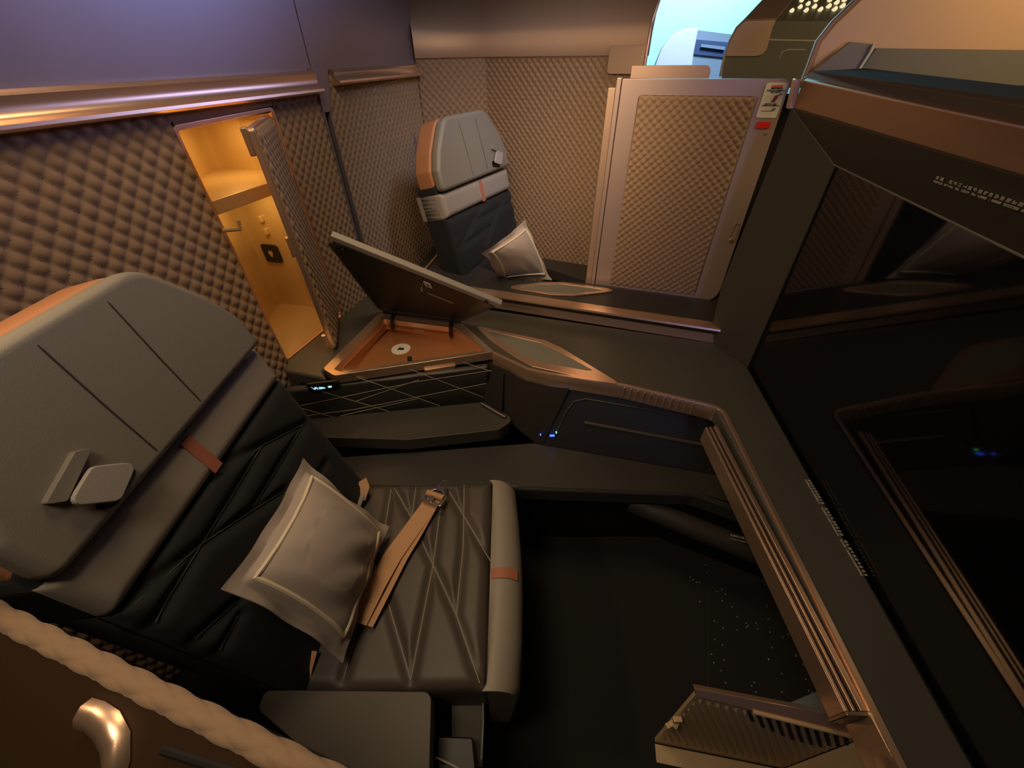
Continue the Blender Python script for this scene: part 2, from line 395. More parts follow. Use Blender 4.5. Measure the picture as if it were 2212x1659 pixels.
ring('rim', WF, rim_o, rim_i, -0.012, 0.006, BRONZE, cl, bevel=0.0015)
for i in range(3): pass
rodA = Vector((-0.7890, 1.1017, 1.0862)); rodB = Vector((-0.7532, 1.1254, 1.0800))
rb = rodA + (Vector((NB[1][0], NB[1][1], rodA.z)) - rodA) * 0.55
rodB = Vector((-0.7342, 1.0951, 1.0900)); rodA = Vector((-0.7761, 1.0863, 1.0900)); tube('coat_rod', [rodA, rodB, rodB + Vector((0.002, 0.004, 0.022))], 0.0055, GOLD, cl)
bfr = Fr((NB[2][0], NB[2][1], 0), (NB[3][0] - NB[2][0], NB[3][1] - NB[2][1], 0), (0, 0, 1))
bl = math.dist(NB[2], NB[3])
slab('power_outlet', bfr, rnd([(bl * 0.28, 0.83), (bl * 0.72, 0.83), (bl * 0.72, 0.90), (bl * 0.28, 0.90)], 0.012), 0.001, 0.008, BLACKPLASTIC, cl, bevel=0.001)
slab('heart_mark', bfr, [(bl * 0.50, 0.85), (bl * 0.56, 0.868), (bl * 0.54, 0.878), (bl * 0.50, 0.872), (bl * 0.46, 0.878), (bl * 0.44, 0.868)], 0.008, 0.0095, GOLD, cl)
for zz in (0.94, 0.985): slab('hook', bfr, rnd([(bl * 0.55, zz), (bl * 0.66, zz), (bl * 0.64, zz + 0.022), (bl * 0.57, zz + 0.022)], 0.004), 0.0, 0.012, GOLD, cl, bevel=0.002)
lp = (sum(p[0] for p in NB) / 5, sum(p[1] for p in NB) / 5)
for z in (zt - 0.012, zs - 0.012):
    box('lamp', (lp[0] - 0.02, lp[1] + 0.03, z + 0.007), (0.05, 0.02, 0.006), LAMP, cl, rz=-0.3)
def closet_light(z, w):
    l = bpy.data.lights.new('closet_lamp', 'AREA'); l.shape = 'RECTANGLE'; l.size = 0.09; l.size_y = 0.09; l.energy = w; l.color = (1.0, 0.58, 0.18)
    o = bpy.data.objects.new('closet_lamp', l); COL.objects.link(o); o.location = (lp[0], lp[1], z)
closet_light(zt - 0.02, 0.42); closet_light(zs - 0.02, 0.42)

# closet door, swung out
dE = Vector((-0.6174, 1.1435, 0.6400)); dH = Vector(hp)
ddir = Vector((dE.x - dH.x, dE.y - dH.y, 0)); dl = ddir.length; ddir.normalize()
DFR = Fr((dH.x, dH.y, 0), ddir, (0, 0, 1))   # n = ddir x z ; points away from the room if needed
sgn = 1 if DFR.n.x > 0 else -1
if sgn < 0: DFR = Fr((dE.x, dE.y, 0), -ddir, (0, 0, 1))
cd = thing('closet_door', 'quilted closet door standing open with a rounded bronze edge frame', 'door', (dH.x, dH.y, 0.655))
quilt('quilted_face', DFR, 0.006, dl - 0.006, 0.662, 1.312, cd, cx=0.032, cy=0.036, amp=0.006, th=0.006, step=0.003)
slab('door_frame', DFR, rnd([(0, 0.656), (dl, 0.656), (dl, 1.318), (0, 1.318)], 0.012), -0.022, -0.004, BRONZE, cd, bevel=0.004)
xe = dl if sgn > 0 else 0.0
s1 = -1 if sgn > 0 else 1
for nm, z0, z1 in (('corner_cap', 1.255, 1.318), ('latch', 0.99, 1.05), ('corner_cap', 0.666, 0.715)):
    slab(nm, DFR, rnd([(xe, z0), (xe + s1 * 0.016, z0), (xe + s1 * 0.016, z1), (xe, z1)], 0.004), -0.036 if nm == 'corner_cap' else -0.030, -0.021, BRONZE, cd, bevel=0.003)

# wardrobe door outline pressed in the far suite's wall
WD = thing('recessed_closet_door', 'closed quilted closet door outlined by a thin bead, beside the far seat', 'door', WF(s_g1 + 0.3, 0.7)[:])
def wq(u): return WF.inv(u)
wdp = [WF.inv((-0.5263, 1.9101, 0.6752)), WF.inv((-0.5240, 1.9173, 1.3481)), WF.inv((-0.4465, 2.1556, 1.3687)), WF.inv((-0.4420, 2.1696, 0.6619))]
wdr = rnd(wdp, 0.02)
tube('outline_bead', [WF(a, b, 0.004) for a, b in wdr], 0.0028, BRONZE_SOFT, WD, n=6, closed=True)
px0 = WF.inv((-0.4452, 2.1596, 1.1414))[0]
slab('pull_recess', WF, rnd([(px0 - 0.01, 1.0), (px0 + 0.02, 0.93), (px0 + 0.03, 1.02), (px0 + 0.015, 1.15), (px0 - 0.01, 1.17)], 0.008), 0.003, 0.007, MAUVE, WD, bevel=0.001)

# ------------------------------------------------------------------ side console with worktop
ZC = 0.64
con = thing('side_console', 'black leather side console with bronze edge between the near seat and the screen', 'console', (0.2, 1.0, 0.0))
rimO = [(-0.6367, 1.0403, 0.6400), (-0.5407, 1.4129, 0.6400), (-0.1876, 1.3160, 0.6400), (-0.0636, 1.1301, 0.6400), (-0.0694, 1.1027, 0.6400), (-0.5964, 1.0000, 0.6400)]
frontedge = [(-0.0635, 1.1245, 0.6400), (0.0535, 1.0288, 0.6400), (0.1284, 0.9996, 0.6400), (0.3518, 0.9375, 0.6400), (0.5659, 0.8487, 0.6400)]
corner = [(0.5998, 0.8299, 0.6400), (0.5975, 0.7693, 0.6400)]
r1 = (0.5636, 0.1318, 0.6400); dxy = (Vector(r1) - Vector((0.5975, 0.7693, 0.6400))); rE = Vector(r1) + dxy * 0.5
gl0 = (0.7870, 1.0209, 0.6400); gl1 = Vector((0.6723, 0.0647, 0.6400)); gl2 = gl1 + (gl1 - Vector(gl0)) * 0.35
dv0 = (0.7319, 1.1669, 0.6400); dv1 = WF(s_g0, ZC)
top_poly = [(-0.7829, 1.1015, 0.6400), (-0.7708, 1.0440, 0.6400), (-0.6101, 0.9956, 0.6400), rimO[0], rimO[1], rimO[2], rimO[3]] + frontedge[1:] + corner + [rE, gl2, gl0, dv0, dv1[:], ]
prism('worktop', [(p[0], p[1]) for p in top_poly], 0.590, ZC, LITLEATHER, con, bevel=0.009, seg=3)
# bronze edge band along the front
fe = [(p[0], p[1]) for p in frontedge] + rnd([frontedge[-1], corner[0], corner[1], rE], [0, 0.03, 0.03, 0], 6)[7:19] + [(corner[1][0], corner[1][1] )]
path = [(p[0], p[1]) for p in frontedge] + [(p[0], p[1]) for p in rnd([frontedge[-2], (0.6185, 0.8255, 0.6400), rE], [0, 0.045, 0], 8)[9:18]] + [(rE[0], rE[1])]
sweep('edge_band', [(-0.004, 0.590), (0.006, 0.590), (0.008, 0.596), (0.007, 0.640), (0.005, 0.6435), (-0.004, 0.6435)], path, BRONZE, con, angle=50)
i0 = len(con.children)
for i in range(11):  # ribs shaped to imitate rippled reflections on the edge band
    a = Vector((0.3566, 0.9329, 0.6400)); b = Vector((0.5475, 0.8553, 0.6400)); p = a + (b - a) * (i / 10)
    dd = (b - a).normalized(); n2 = Vector((dd.y, -dd.x, 0))
    tube('reflection_rib', [p + n2 * 0.0065 + Vector((0, 0, -0.044)), p + n2 * 0.0065 + Vector((0, 0, -0.002))], 0.0028, BRONZE, con, n=8)
# sliding rail along the screen ledge
R0 = Vector((0.5800, 0.7588, 0.6400)); RE = Vector((r1[0], r1[1], 0.64)); rd = (RE - R0); rl = rd.length; rd.normalize()
RF = Fr(R0, rd, (0, 0, 1)); # n = rd x z : towards -X
if RF.n.x > 0: RF = Fr(R0, rd, (0, 0, -1))
rt = thing('table_rail', 'long grooved bronze rail along the screen ledge', 'rail', R0[:])
L_ = rl
def rbar(nm, a0, a1, z0, z1, m, x0=0.0, x1=None):
    x1 = L_ if x1 is None else x1
    zs_ = 1 if RF.ey.z > 0 else -1
    return slab(nm, RF, [(x0, zs_ * z0), (x1, zs_ * z0), (x1, zs_ * z1), (x0, zs_ * z1)], a0, a1, m, rt, bevel=0.0012)
rbar('rail_body', 0.004, 0.034, -0.062, -0.012, BRONZE)
rbar('groove', 0.012, 0.018, -0.0125, -0.010, BLACKVOID); rbar('groove', 0.024, 0.028, -0.0125, -0.010, BLACKVOID)
rbar('flange', 0.002, 0.012, -0.012, -0.004, BRONZE); rbar('flange', 0.0185, 0.0235, -0.012, -0.006, BRONZE); rbar('flange', 0.0285, 0.034, -0.012, -0.008, BRONZE)
rbar('end_plate', 0.000, 0.036, -0.064, -0.006, STEEL, L_, L_ + 0.006)
a_ = RF(L_ + 0.006, 0, -0.004); e_ = RF(L_ + 0.42, 0, -0.004)
poly3('lower_band', [RF(L_ + 0.006, 0, 0.004), RF(L_ + 0.45, 0, 0.004), RF(L_ + 0.45, -0.075 * (1 if RF.ey.z > 0 else -1), 0.004), RF(L_ + 0.006, -0.075 * (1 if RF.ey.z > 0 else -1), 0.004)], 0.006, BRONZE, rt, bevel=0.001)
# bronze framed inset
in_o = [(-0.1428, 1.2998, 0.6450), (0.1210, 1.1900, 0.6450), (0.1767, 1.1414, 0.6450), (0.3491, 0.9295, 0.6450), (0.2749, 0.9542, 0.6450), (0.0692, 1.0345, 0.6450), (0.0112, 1.0882, 0.6450), (-0.0716, 1.1868, 0.6450)]
ins = thing('worktop_inset', 'grey leather diamond inset framed in bronze on the near console', 'inset', (in_o[0][0], in_o[0][1], 0.64))
in_i = [(-0.0984, 1.2654, 0.6450), (0.1063, 1.1726, 0.6450), (0.1556, 1.1279, 0.6450), (0.2717, 1.0041, 0.6450), (0.2390, 1.0099, 0.6450), (0.0925, 1.0595, 0.6450), (0.0370, 1.0982, 0.6450), (-0.0345, 1.1887, 0.6450)]
io = [(p[0], p[1]) for p in in_o]; ii = [(p[0], p[1]) for p in in_i]
ring('bronze_frame', FLOORFR, rnd(io, 0.012, 3), rnd(ii, 0.006, 3), 0.6405, 0.6465, BRONZE, ins, bevel=0.0012)
prism('pad', rnd(ii, 0.006, 3), 0.6405, 0.6448, PADGREY, ins)
# quilted side panel with crossing stitch lines, control pad
SP0 = (-0.6118, 1.0004, 0.6400); SPF = vfr(SP0, 9.4)
def sp(p): return SPF.inv(p)
SPL = [[sp((-0.7402, 0.9791, 0.5330)), sp((-0.3397, 1.0454, 0.5781)), sp((-0.0747, 1.0893, 0.5889))], [sp((-0.7562, 0.9765, 0.4868)), sp((-0.5712, 1.0071, 0.4864)), sp((-0.0942, 1.0861, 0.5318))], [sp((-0.5457, 1.0113, 0.5245)), sp((-0.3228, 1.0482, 0.5859))], [sp((-0.6164, 0.9996, 0.4648)), sp((-0.3366, 1.0459, 0.5012))],
       [sp((-0.6414, 0.9955, 0.5861)), sp((-0.4504, 1.0271, 0.4571))], [sp((-0.5186, 1.0158, 0.6292)), sp((-0.2693, 1.0571, 0.4522))], [sp((-0.3451, 1.0445, 0.6363)), sp((-0.1065, 1.0840, 0.4657))], [sp((-0.7464, 0.9781, 0.5363)), sp((-0.6339, 0.9967, 0.4588))], [sp((-0.1672, 1.0740, 0.6396)), sp((-0.0716, 1.0898, 0.5843))]]
sx0 = sp((-0.7261, 0.9815, 0.5901))[0] - 0.02; sx1 = sp((-0.0845, 1.0877, 0.5258))[0]
stitched('side_panel', SPF, sx0, sx1, 0.43, 0.604, SPL, 0.003, SEATLEATHER if False else DARKLEATHER, con, w=0.010, edge=0.01, round_=0.004)
stitch_tubes('panel_stitching', SPF, SPL, 0.0012, 0.0013, STITCH, con)
cp = thing('control_pad', 'small black control pad with three lit blue icons beneath the console edge', 'switch', (-0.6272, 0.9978, 0.6084))
q0 = sp((-0.6742, 0.9900, 0.6242)); q1 = sp((-0.5763, 1.0063, 0.6224))
slab('bezel', SPF, rnd([(q0[0], q0[1] - 0.022), (q1[0], q0[1] - 0.018), (q1[0], q0[1] + 0.008), (q0[0], q0[1] + 0.008)], 0.004), 0.006, 0.014, BLACKPLASTIC, cp, bevel=0.001)
slab('chrome_strip', SPF, rnd([(q0[0] + 0.015, q0[1] - 0.021), (q1[0] - 0.022, q0[1] - 0.018), (q1[0] - 0.022, q0[1] - 0.015), (q0[0] + 0.012, q0[1] - 0.018)], 0.001), 0.014, 0.016, STEEL, cp)
def icon(px, w, h, shp):
    c = sp(V(px[0],px[1],SP)) if False else px
    return slab('icon', SPF, [(c[0] + a * w, c[1] + b * h) for a, b in shp], 0.0145, 0.0152, ICON, cp)
icon(sp((-0.6534, 0.9935, 0.6128)), 0.018, 0.012, [(-0.5, 0.6), (0.0, -0.5), (0.4, 0.0), (0.5, -0.8), (0.7, -0.7), (0.5, 0.3), (0.1, 0.4), (0.0, -0.1)])
icon(sp((-0.6294, 0.9975, 0.6108)), 0.020, 0.010, [(-0.5, -0.4), (0.5, -0.3), (0.4, 0.1), (0.0, 0.4), (-0.5, 0.5)])
icon(sp((-0.6059, 1.0013, 0.6110)), 0.014, 0.009, [(-0.4, 0.5), (0.5, 0.5), (0.4, -0.4), (0.0, -0.6), (-0.3, -0.3)])

# triangular storage tray with propped lid
bx = thing('storage_box', 'open triangular copper storage tray with its black lid propped up, on the console', 'storage box', (rimO[5][0], rimO[5][1], 0.60))
ro = [(p[0], p[1]) for p in [(-0.6355, 1.0415, 0.6450), (-0.5363, 1.4078, 0.6450), (-0.1867, 1.3113, 0.6450), (-0.0600, 1.1230, 0.6450), (-0.5837, 1.0031, 0.6450)]]
ri = [(p[0], p[1]) for p in [(-0.5954, 1.0378, 0.6450), (-0.5070, 1.3562, 0.6450), (-0.2105, 1.2787, 0.6450), (-0.0962, 1.1325, 0.6450), (-0.5694, 1.0247, 0.6450)]]
rr = [0.02, 0.03, 0.03, 0.006, 0.02]
RO = rnd(ro, rr, 4); RI = rnd(ri, [0.008, 0.02, 0.03, 0.004, 0.004], 4)
ring('rim', FLOORFR, RO, RI, 0.612, 0.6465, BRONZE, bx, bevel=0.002)
t1 = [(p[0], p[1]) for p in [(-0.5805, 1.0706, 0.6250), (-0.4986, 1.3643, 0.6250), (-0.2257, 1.2843, 0.6250), (-0.1188, 1.1612, 0.6250), (-0.5668, 1.0573, 0.6250)]]
T1 = rnd(t1, [0.008, 0.02, 0.04, 0.006, 0.004], 4)
ring('inner_ledge', FLOORFR, RI, T1, 0.600, 0.626, TRAYBR, bx, bevel=0.001)
t2 = [(p[0], p[1]) for p in [(-0.5569, 1.1347, 0.5850), (-0.5062, 1.3758, 0.5850), (-0.2534, 1.2806, 0.5850), (-0.1640, 1.1801, 0.5850), (-0.5406, 1.1071, 0.5850)]]
# tray bowl: side walls slope to the floor
T2 = rnd(t2, [0.006, 0.02, 0.03, 0.006, 0.004], 4); nT = len(T1)
vv = [(p[0], p[1], 0.622) for p in T1] + [(p[0], p[1], 0.588) for p in T2]
link('bowl', vv, [(i, (i + 1) % nT, nT + (i + 1) % nT, nT + i) for i in range(nT)] + [tuple(range(nT, 2 * nT))], TRAYBR, bx, angle=30)
dc = (-0.4226, 1.2312, 0.5880)
def disc(nm, c, r, h, m, par, n=32): return prism(nm, [(c[0] + r * math.cos(2 * math.pi * i / n), c[1] + r * math.sin(2 * math.pi * i / n)) for i in range(n)], c[2], c[2] + h, m, par)
disc('charging_mark', dc, 0.036, 0.0012, WHITE, bx); 
prism('device_icon', rnd([(dc[0] - 0.013, dc[1] - 0.007), (dc[0] + 0.011, dc[1] - 0.009), (dc[0] + 0.014, dc[1] + 0.004), (dc[0] - 0.008, dc[1] + 0.009)], 0.002), dc[2] + 0.0012, dc[2] + 0.0018, BLACKP, bx)
hfr = vfr(ro[4], math.degrees(math.atan2(ro[3][1] - ro[4][1], ro[3][0] - ro[4][0])))
ha = hfr.inv((-0.3027, 1.0515, 0.6438))[0]; hb = hfr.inv((-0.1899, 1.0702, 0.6469))[0]
slab('finger_tab', hfr, rnd([(ha, 0.618), (ha + 0.02, 0.592), (hb - 0.014, 0.592), (hb, 0.618)], 0.004), -0.006, 0.008, BRONZE, bx, bevel=0.001)
la = (-0.3665, 1.3248, 0.6060); lf = Fr((la[0], la[1], 0.608), (0.95, -0.27, 0), (0.1, 0.4, 0.9))
glyphs('warning_print', Fr(Vector((-0.3777, 1.3165, 0.6180)) , Vector((-0.3274, 1.2983, 0.6180)) - Vector((-0.3777, 1.3165, 0.6180)), (0.05, 0.3, 0.9)), 9, 0.004, 0.0047, CREAMP, bx)
glyphs('warning_print', Fr(Vector((-0.3765, 1.3060, 0.6140)) , Vector((-0.3264, 1.2880, 0.6140)) - Vector((-0.3765, 1.3060, 0.6140)), (0.05, 0.3, 0.9)), 9, 0.003, 0.0047, CREAMP, bx)
sl = (-0.3407, 1.0383, 0.6450)
slab('latch_slot', hfr, [(hfr.inv((-0.3500, 1.0437, 0.6509))[0], 0.626), (hfr.inv((-0.3353, 1.0461, 0.6487))[0], 0.626), (hfr.inv((-0.3353, 1.0461, 0.6487))[0], 0.644), (hfr.inv((-0.3500, 1.0437, 0.6509))[0], 0.644)], -0.05, -0.026, BLACKVOID, bx)
# lid, turned about the rear edge
H0 = Vector((ro[1][0], ro[1][1], 0.646)) + Vector((0.0, 0.0, 0)); H1 = Vector((ro[2][0], ro[2][1], 0.646))
hx = (H1 - H0).normalized(); hn = Vector((-hx.y, hx.x, 0)); 
if hn.y < 0: hn = -hn
phi = math.radians(62)
def lidpt(p, c=0.0):
    d = Vector((p[0], p[1], 0.646)) - H0; s = d.dot(hx); q = -d.dot(hn)
    return H0 + hx * s + hn * (-(q) * math.cos(phi)) + Vector((0, 0, q * math.sin(phi) + 0.010)) + (hn * math.sin(phi) + Vector((0, 0, math.cos(phi)))) * c
lo = rnd([(p[0], p[1]) for p in [(-0.6281, 1.0338, 0.6450), (-0.5363, 1.4078, 0.6450), (-0.1867, 1.3113, 0.6450), (-0.0600, 1.1230, 0.6450), (-0.5837, 1.0031, 0.6450)]], [0.01, 0.03, 0.04, 0.006, 0.01], 4)
ld = [lidpt(p, 0.0) for p in lo]; lu = [lidpt(p, 0.011) for p in lo]; nl = len(lo)
lid = link('lid', ld + lu, [tuple(range(nl)), tuple(range(nl, 2 * nl))[::-1]] + [(i, (i + 1) % nl, nl + (i + 1) % nl, nl + i) for i in range(nl)], SURROUND, bx, bevel=0.0015)
lin = [lidpt((sum(q[0] for q in lo) / nl + (p[0] - sum(q[0] for q in lo) / nl) * 0.93, sum(q[1] for q in lo) / nl + (p[1] - sum(q[1] for q in lo) / nl) * 0.90), -0.003) for p in lo]
link('lid_lining', lin + [v + Vector((0, 0.002, 0.002)) for v in lin], [tuple(range(nl)), tuple(range(nl, 2 * nl))[::-1]] + [(i, (i + 1) % nl, nl + (i + 1) % nl, nl + i) for i in range(nl)], BLACKPLASTIC, bx)
fa, fb = lidpt((-0.6049, 0.9941, 0.6450)), lidpt((-0.0551, 1.1229, 0.6450))
lt = (hn * math.sin(phi) + Vector((0, 0, math.cos(phi)))); lup = (-hn * math.cos(phi) + Vector((0, 0, math.sin(phi)))); 
EF = Fr(fa, fb - fa, lt); EL = (fb - fa).length
slab('lid_edge', EF, rnd([(0.0, -0.003), (EL, -0.003), (EL, 0.017), (0.0, 0.017)], 0.003), -0.012, 0.012, LIGHTGREY, bx, bevel=0.002)
LF = Fr(lidpt((-0.3526, 1.0514, 0.6450)), fb - fa, lup)
if LF.n.dot(lt) > 0: LF = Fr(LF.o, fb - fa, -lup)
sg_ = 1 if LF.ey.dot(lup) > 0 else -1
def lsl(nm, x0, x1, y0, y1, c0, c1, m, r=0.004): return slab(nm, LF, rnd([(x0, sg_ * y0), (x1, sg_ * y0), (x1, sg_ * y1), (x0, sg_ * y1)], r), c0, c1, m, bx, bevel=0.0008)
lsl('latch_plate', 0.02, 0.046, -0.062, -0.036, 0.004, 0.008, CREAMP); lsl('latch_slot', 0.030, 0.036, -0.055, -0.043, 0.008, 0.0086, BLACKVOID, 0.001)
tube('lid_stay', [LF(0.018, sg_ * -0.040, 0.006), LF(0.010, sg_ * -0.058, 0.02), LF(0.004, sg_ * -0.085, 0.02)], 0.003, STEEL, bx)
lsl('lining_tab', 0.008, 0.105, -0.118, -0.106, 0.004, 0.006, GREYPLASTIC)
tube('lid_bumper', [lidpt((-0.5734, 1.0322, 0.6450), -0.001), lidpt((-0.5734, 1.0322, 0.6450), -0.013)], 0.008, BLACKPLASTIC, bx); tube('lid_bumper', [lidpt((-0.1054, 1.1188, 0.6450), -0.001), lidpt((-0.1054, 1.1188, 0.6450), -0.012)], 0.008, BLACKPLASTIC, bx)
for px in ((-0.4699, 1.3550, 0.6450), (-0.2311, 1.2892, 0.6450)):
    p = Vector(px); tube('hinge', [p + Vector((0, 0.02, 0.012)), p + Vector((0, 0.0, 0.008)), p + Vector((0, -0.018, -0.006)), p + Vector((0, -0.022, -0.03))], 0.007, BLACKPLASTIC, bx)
tube('hinge_bar', [H0 + hx * 0.02 + Vector((0, 0.004, 0.004)), H1 - hx * 0.01 + Vector((0, 0.004, 0.004))], 0.006, BLACKPLASTIC, bx)

# arm ledge below the side panel
ZL = 0.47
arm = [(p[0], p[1]) for p in [(-0.7618, 0.9749, 0.4700), (-0.1049, 1.0540, 0.4700), (0.0076, 0.9634, 0.4700), (-0.0468, 0.9141, 0.4700), (-0.3512, 0.8751, 0.4700), (-0.6344, 0.8918, 0.4700)]]
al = thing('padded_ledge', 'long black leather armrest ledge below the stitched side panel', 'armrest', (arm[0][0], arm[0][1], 0.40))
prism('padding', rnd(arm, [0.01, 0.01, 0.03, 0.04, 0.05, 0.03]), 0.420, ZL, ARMLEATHER, al, bevel=0.022, seg=4)
prism('base', rnd([((p[0] - 0.0), p[1] + 0.03) for p in arm], 0.02), 0.02, 0.419, BLACKPLASTIC, al)
tube('chrome_strip', [(-0.1124, 1.0390, 0.4750), (-0.0247, 0.9660, 0.4750)], 0.007, STEEL, al)
# rounded bulkhead between side panel and footwell
btp = [Vector(p) for p in ((-0.0885, 1.1240, 0.6000), (-0.0251, 1.0740, 0.6000), (0.0539, 1.0261, 0.6000), (0.1895, 0.9744, 0.6000))]; bbt = [Vector(p) for p in ((-0.1038, 1.0547, 0.4600), (-0.0186, 0.9903, 0.4550), (0.0233, 0.9434, 0.4200), (0.1003, 0.9034, 0.3900))]
def bez(P, t): return P[0] * (1 - t) ** 3 + P[1] * 3 * t * (1 - t) ** 2 + P[2] * 3 * t * t * (1 - t) + P[3] * t ** 3
def blk(U, V):
    out = []
    for a, b in zip(U, V):
        out.append((bez(btp, a) * (1 - b) + bez(bbt, a) * b)[:])
    return np.array(out)
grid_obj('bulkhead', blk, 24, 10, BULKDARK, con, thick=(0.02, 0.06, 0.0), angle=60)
pkt = [Vector(p) for p in ((-0.0684, 1.1011, 0.5900), (-0.0286, 1.0710, 0.5900), (-0.0379, 0.9987, 0.4750), (-0.0820, 1.0382, 0.4750))]
poly3('pocket_opening', [p + Vector((0, -0.006, 0.004)) for p in pkt], 0.004, BLACKVOID, con, bevel=0.001)
# footwell: back panel, bench, kick panel
BK0 = Vector((0.0679, 0.9104, 0.4000)); BK1 = Vector((0.7766, 0.7315, 0.4000)); BF_ = vfr(BK0, math.degrees(math.atan2(BK1.y - BK0.y, BK1.x - BK0.x))); bL = (BK1 - BK0).length
fw = thing('foot_bench', 'low black leather foot bench in the dark recess below the console', 'bench', (0.3, 0.75, 0.0))
bt0 = Vector((0.1300, 0.9949, 0.6000)) + Vector((0, 0.012, 0)); bt1 = Vector((0.6182, 0.8609, 0.6000)) + Vector((0, 0.02, 0)); bd0 = BK0.copy(); 
def bq(u, v, c=0.0): return (bd0 * (1 - u) + BK1 * u) * (1 - v) + (bt0 * (1 - u) + bt1 * u) * v + Vector((0, -c, c * 0.5))
bt2 = bt1 + (bt1 - bt0) * 0.9; bd2 = BK1 + (BK1 - BK0) * 0.6; bd0.z = BK1.z = 0.38; bd2.z = 0.38
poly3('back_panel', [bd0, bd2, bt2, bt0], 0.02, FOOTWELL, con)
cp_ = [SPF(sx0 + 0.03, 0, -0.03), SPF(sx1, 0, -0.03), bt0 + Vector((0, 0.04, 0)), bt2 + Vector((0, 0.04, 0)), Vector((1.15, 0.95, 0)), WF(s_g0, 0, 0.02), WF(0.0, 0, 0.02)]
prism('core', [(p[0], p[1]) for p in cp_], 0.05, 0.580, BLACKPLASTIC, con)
tube('recess_bead', [bq(0.10, 0.25, 0.003), bq(0.13, 0.60, 0.003), bq(0.17, 0.78, 0.003), bq(0.24, 0.84, 0.003), bq(0.98, 0.80, 0.003)], 0.0022, SURROUND, con, n=6)
tube('recess_bead', [bq(0.24, 0.50, 0.002), bq(0.95, 0.45, 0.002)], 0.006, SURROUND, con, n=8)
be = [(-0.4739, 0.7517, 0.4000), (0.0148, 0.7244, 0.4000), (0.5569, 0.6918, 0.4000), (0.7182, 0.6131, 0.4000)]
bpoly = [(-0.62, be[0][1])] + [(p[0], p[1]) for p in be[1:]] + [(1.1, be[3][1] - 0.15), (1.1, BK1.y - 0.05), (BK1.x, BK1.y), (BK0.x, BK0.y), (-0.62, 0.86)]
prism('cushion', rnd(bpoly, [0, 0.02, 0.06, 0.02, 0, 0, 0, 0, 0]), 0.335, 0.40, DARKLEATHER, fw, bevel=0.012, seg=3)
tube('welt', [Vector((0.0147, 0.7210, 0.4000)) + Vector((0, 0.012, 0.0)), Vector((0.5557, 0.6885, 0.4000)) + Vector((-0.005, 0.012, 0.0)), Vector((0.7168, 0.6101, 0.4000)) + Vector((0, 0.012, 0.0))], 0.003, DARKLEATHER, fw, n=6)
kp = [(-0.0393, 0.7839, 0.0000), (0.5565, 0.7693, 0.0000), (0.7230, 0.6875, 0.0000), (0.9289, 0.5857, 0.0000)]
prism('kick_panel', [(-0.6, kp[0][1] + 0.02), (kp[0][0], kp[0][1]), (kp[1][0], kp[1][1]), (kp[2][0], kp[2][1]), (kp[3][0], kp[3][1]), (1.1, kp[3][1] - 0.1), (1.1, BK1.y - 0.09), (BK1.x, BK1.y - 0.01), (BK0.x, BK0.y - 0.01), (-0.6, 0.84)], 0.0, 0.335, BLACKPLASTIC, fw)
kf0 = Vector((0.4370, 0.6981, 0.3000)) + Vector((-0.05, 0.04, 0)); kf1 = Vector((0.7755, 0.5534, 0.2700))
tube('heel_roll', [kf0, (kf0 + kf1) / 2 + Vector((0, -0.004, 0.0)), kf1], 0.035, DARKLEATHER, fw, n=16)
tA = Vector((0.6471, 0.5903, 0.3300)); tB = Vector((0.7118, 0.5717, 0.3300))
TF = Fr(tA, tB - tA, (0.0, 0.5, 0.85)); tl = (tB - tA).length
glyphs('notice_print', Fr(TF(0, 0.006, 0.004), TF.ex, TF.ey), 9, tl / 12, tl / 10.5, CREAMP, fw)
glyphs('notice_print', Fr(TF(0, -0.004, 0.004), TF.ex, TF.ey), 20, tl / 24, tl / 22, CREAMP, fw, dense=False)
for nm, u, v, m in (('blue_led', 1188, 938, LEDB), ('green_led', 1201, 932, LEDG), ('blue_led', 1167, 936, LEDB)): pass
for nm, px, m, w in (('blue_light', (0.1344, 0.9138, 0.4402), LEDB, 0.016), ('green_light', (0.1483, 0.9167, 0.4531), LEDG, 0.004), ('violet_light', (0.0951, 0.9220, 0.4369), LEDB, 0.004)):
    box(nm, (px[0], px[1] - 0.008, px[2] + 0.004), (w, 0.006, 0.004), m, con)
# carpet pieces
cs = prism('star_carpet', [(p[0], p[1]) for p in [(0.7250, 0.6840, 0.0000), (0.5596, 0.2791, 0.0000), (0.5056, 0.1413, 0.0000)]] + [(1.1, -0.1), (1.1, 0.5), (0.74, 0.66)], 0.0, 0.006, CARPET)
tag(cs, 'dark carpet panel flecked with small pale stars below the screen ledge', 'carpet')
vs = []; fs = []
for i in range(90):
    x = 0.60 + random.random() * 0.40; y = 0.25 + random.random() * 0.42
    if y > 1.33 - 0.95 * x - 0.0 or y > 0.66: continue
    s = 0.0032; a = random.random() * 3; o = len(vs)
    for k in range(4): vs.append((x + s * (1 if k % 2 else 0.45) * math.cos(a + k * math.pi / 2), y + s * (1 if k % 2 else 0.45) * math.sin(a + k * math.pi / 2), 0.0066))
    fs.append((o, o + 1, o + 2, o + 3))
link('star_flecks', vs, fs, CREAMP, cs)['kind'] = 'stuff'
GOLDSHELL = mat('golden_shell', (0.62, 0.42, 0.24), 0.45, 0.3, 0.03, 500)
BROWNGREY = mat('brown_grey_trim', (0.17, 0.135, 0.105), 0.6)
BROWNPANEL = mat('brown_panel', (0.060, 0.034, 0.018), 0.4, 0.2)
SEATLEATHER2 = mat('armrest_leather', (0.085, 0.072, 0.058), 0.5, 0, 0.3, 800)
COOLTEAL = mat('teal_grey_shell', (0.30, 0.38, 0.34), 0.45)
PEARLB = mat('pearl_bronze', (0.52, 0.39, 0.34), 0.38, 0.45, 0.03, 500)
MAROON = mat('maroon_print', (0.30, 0.05, 0.06), 0.5)
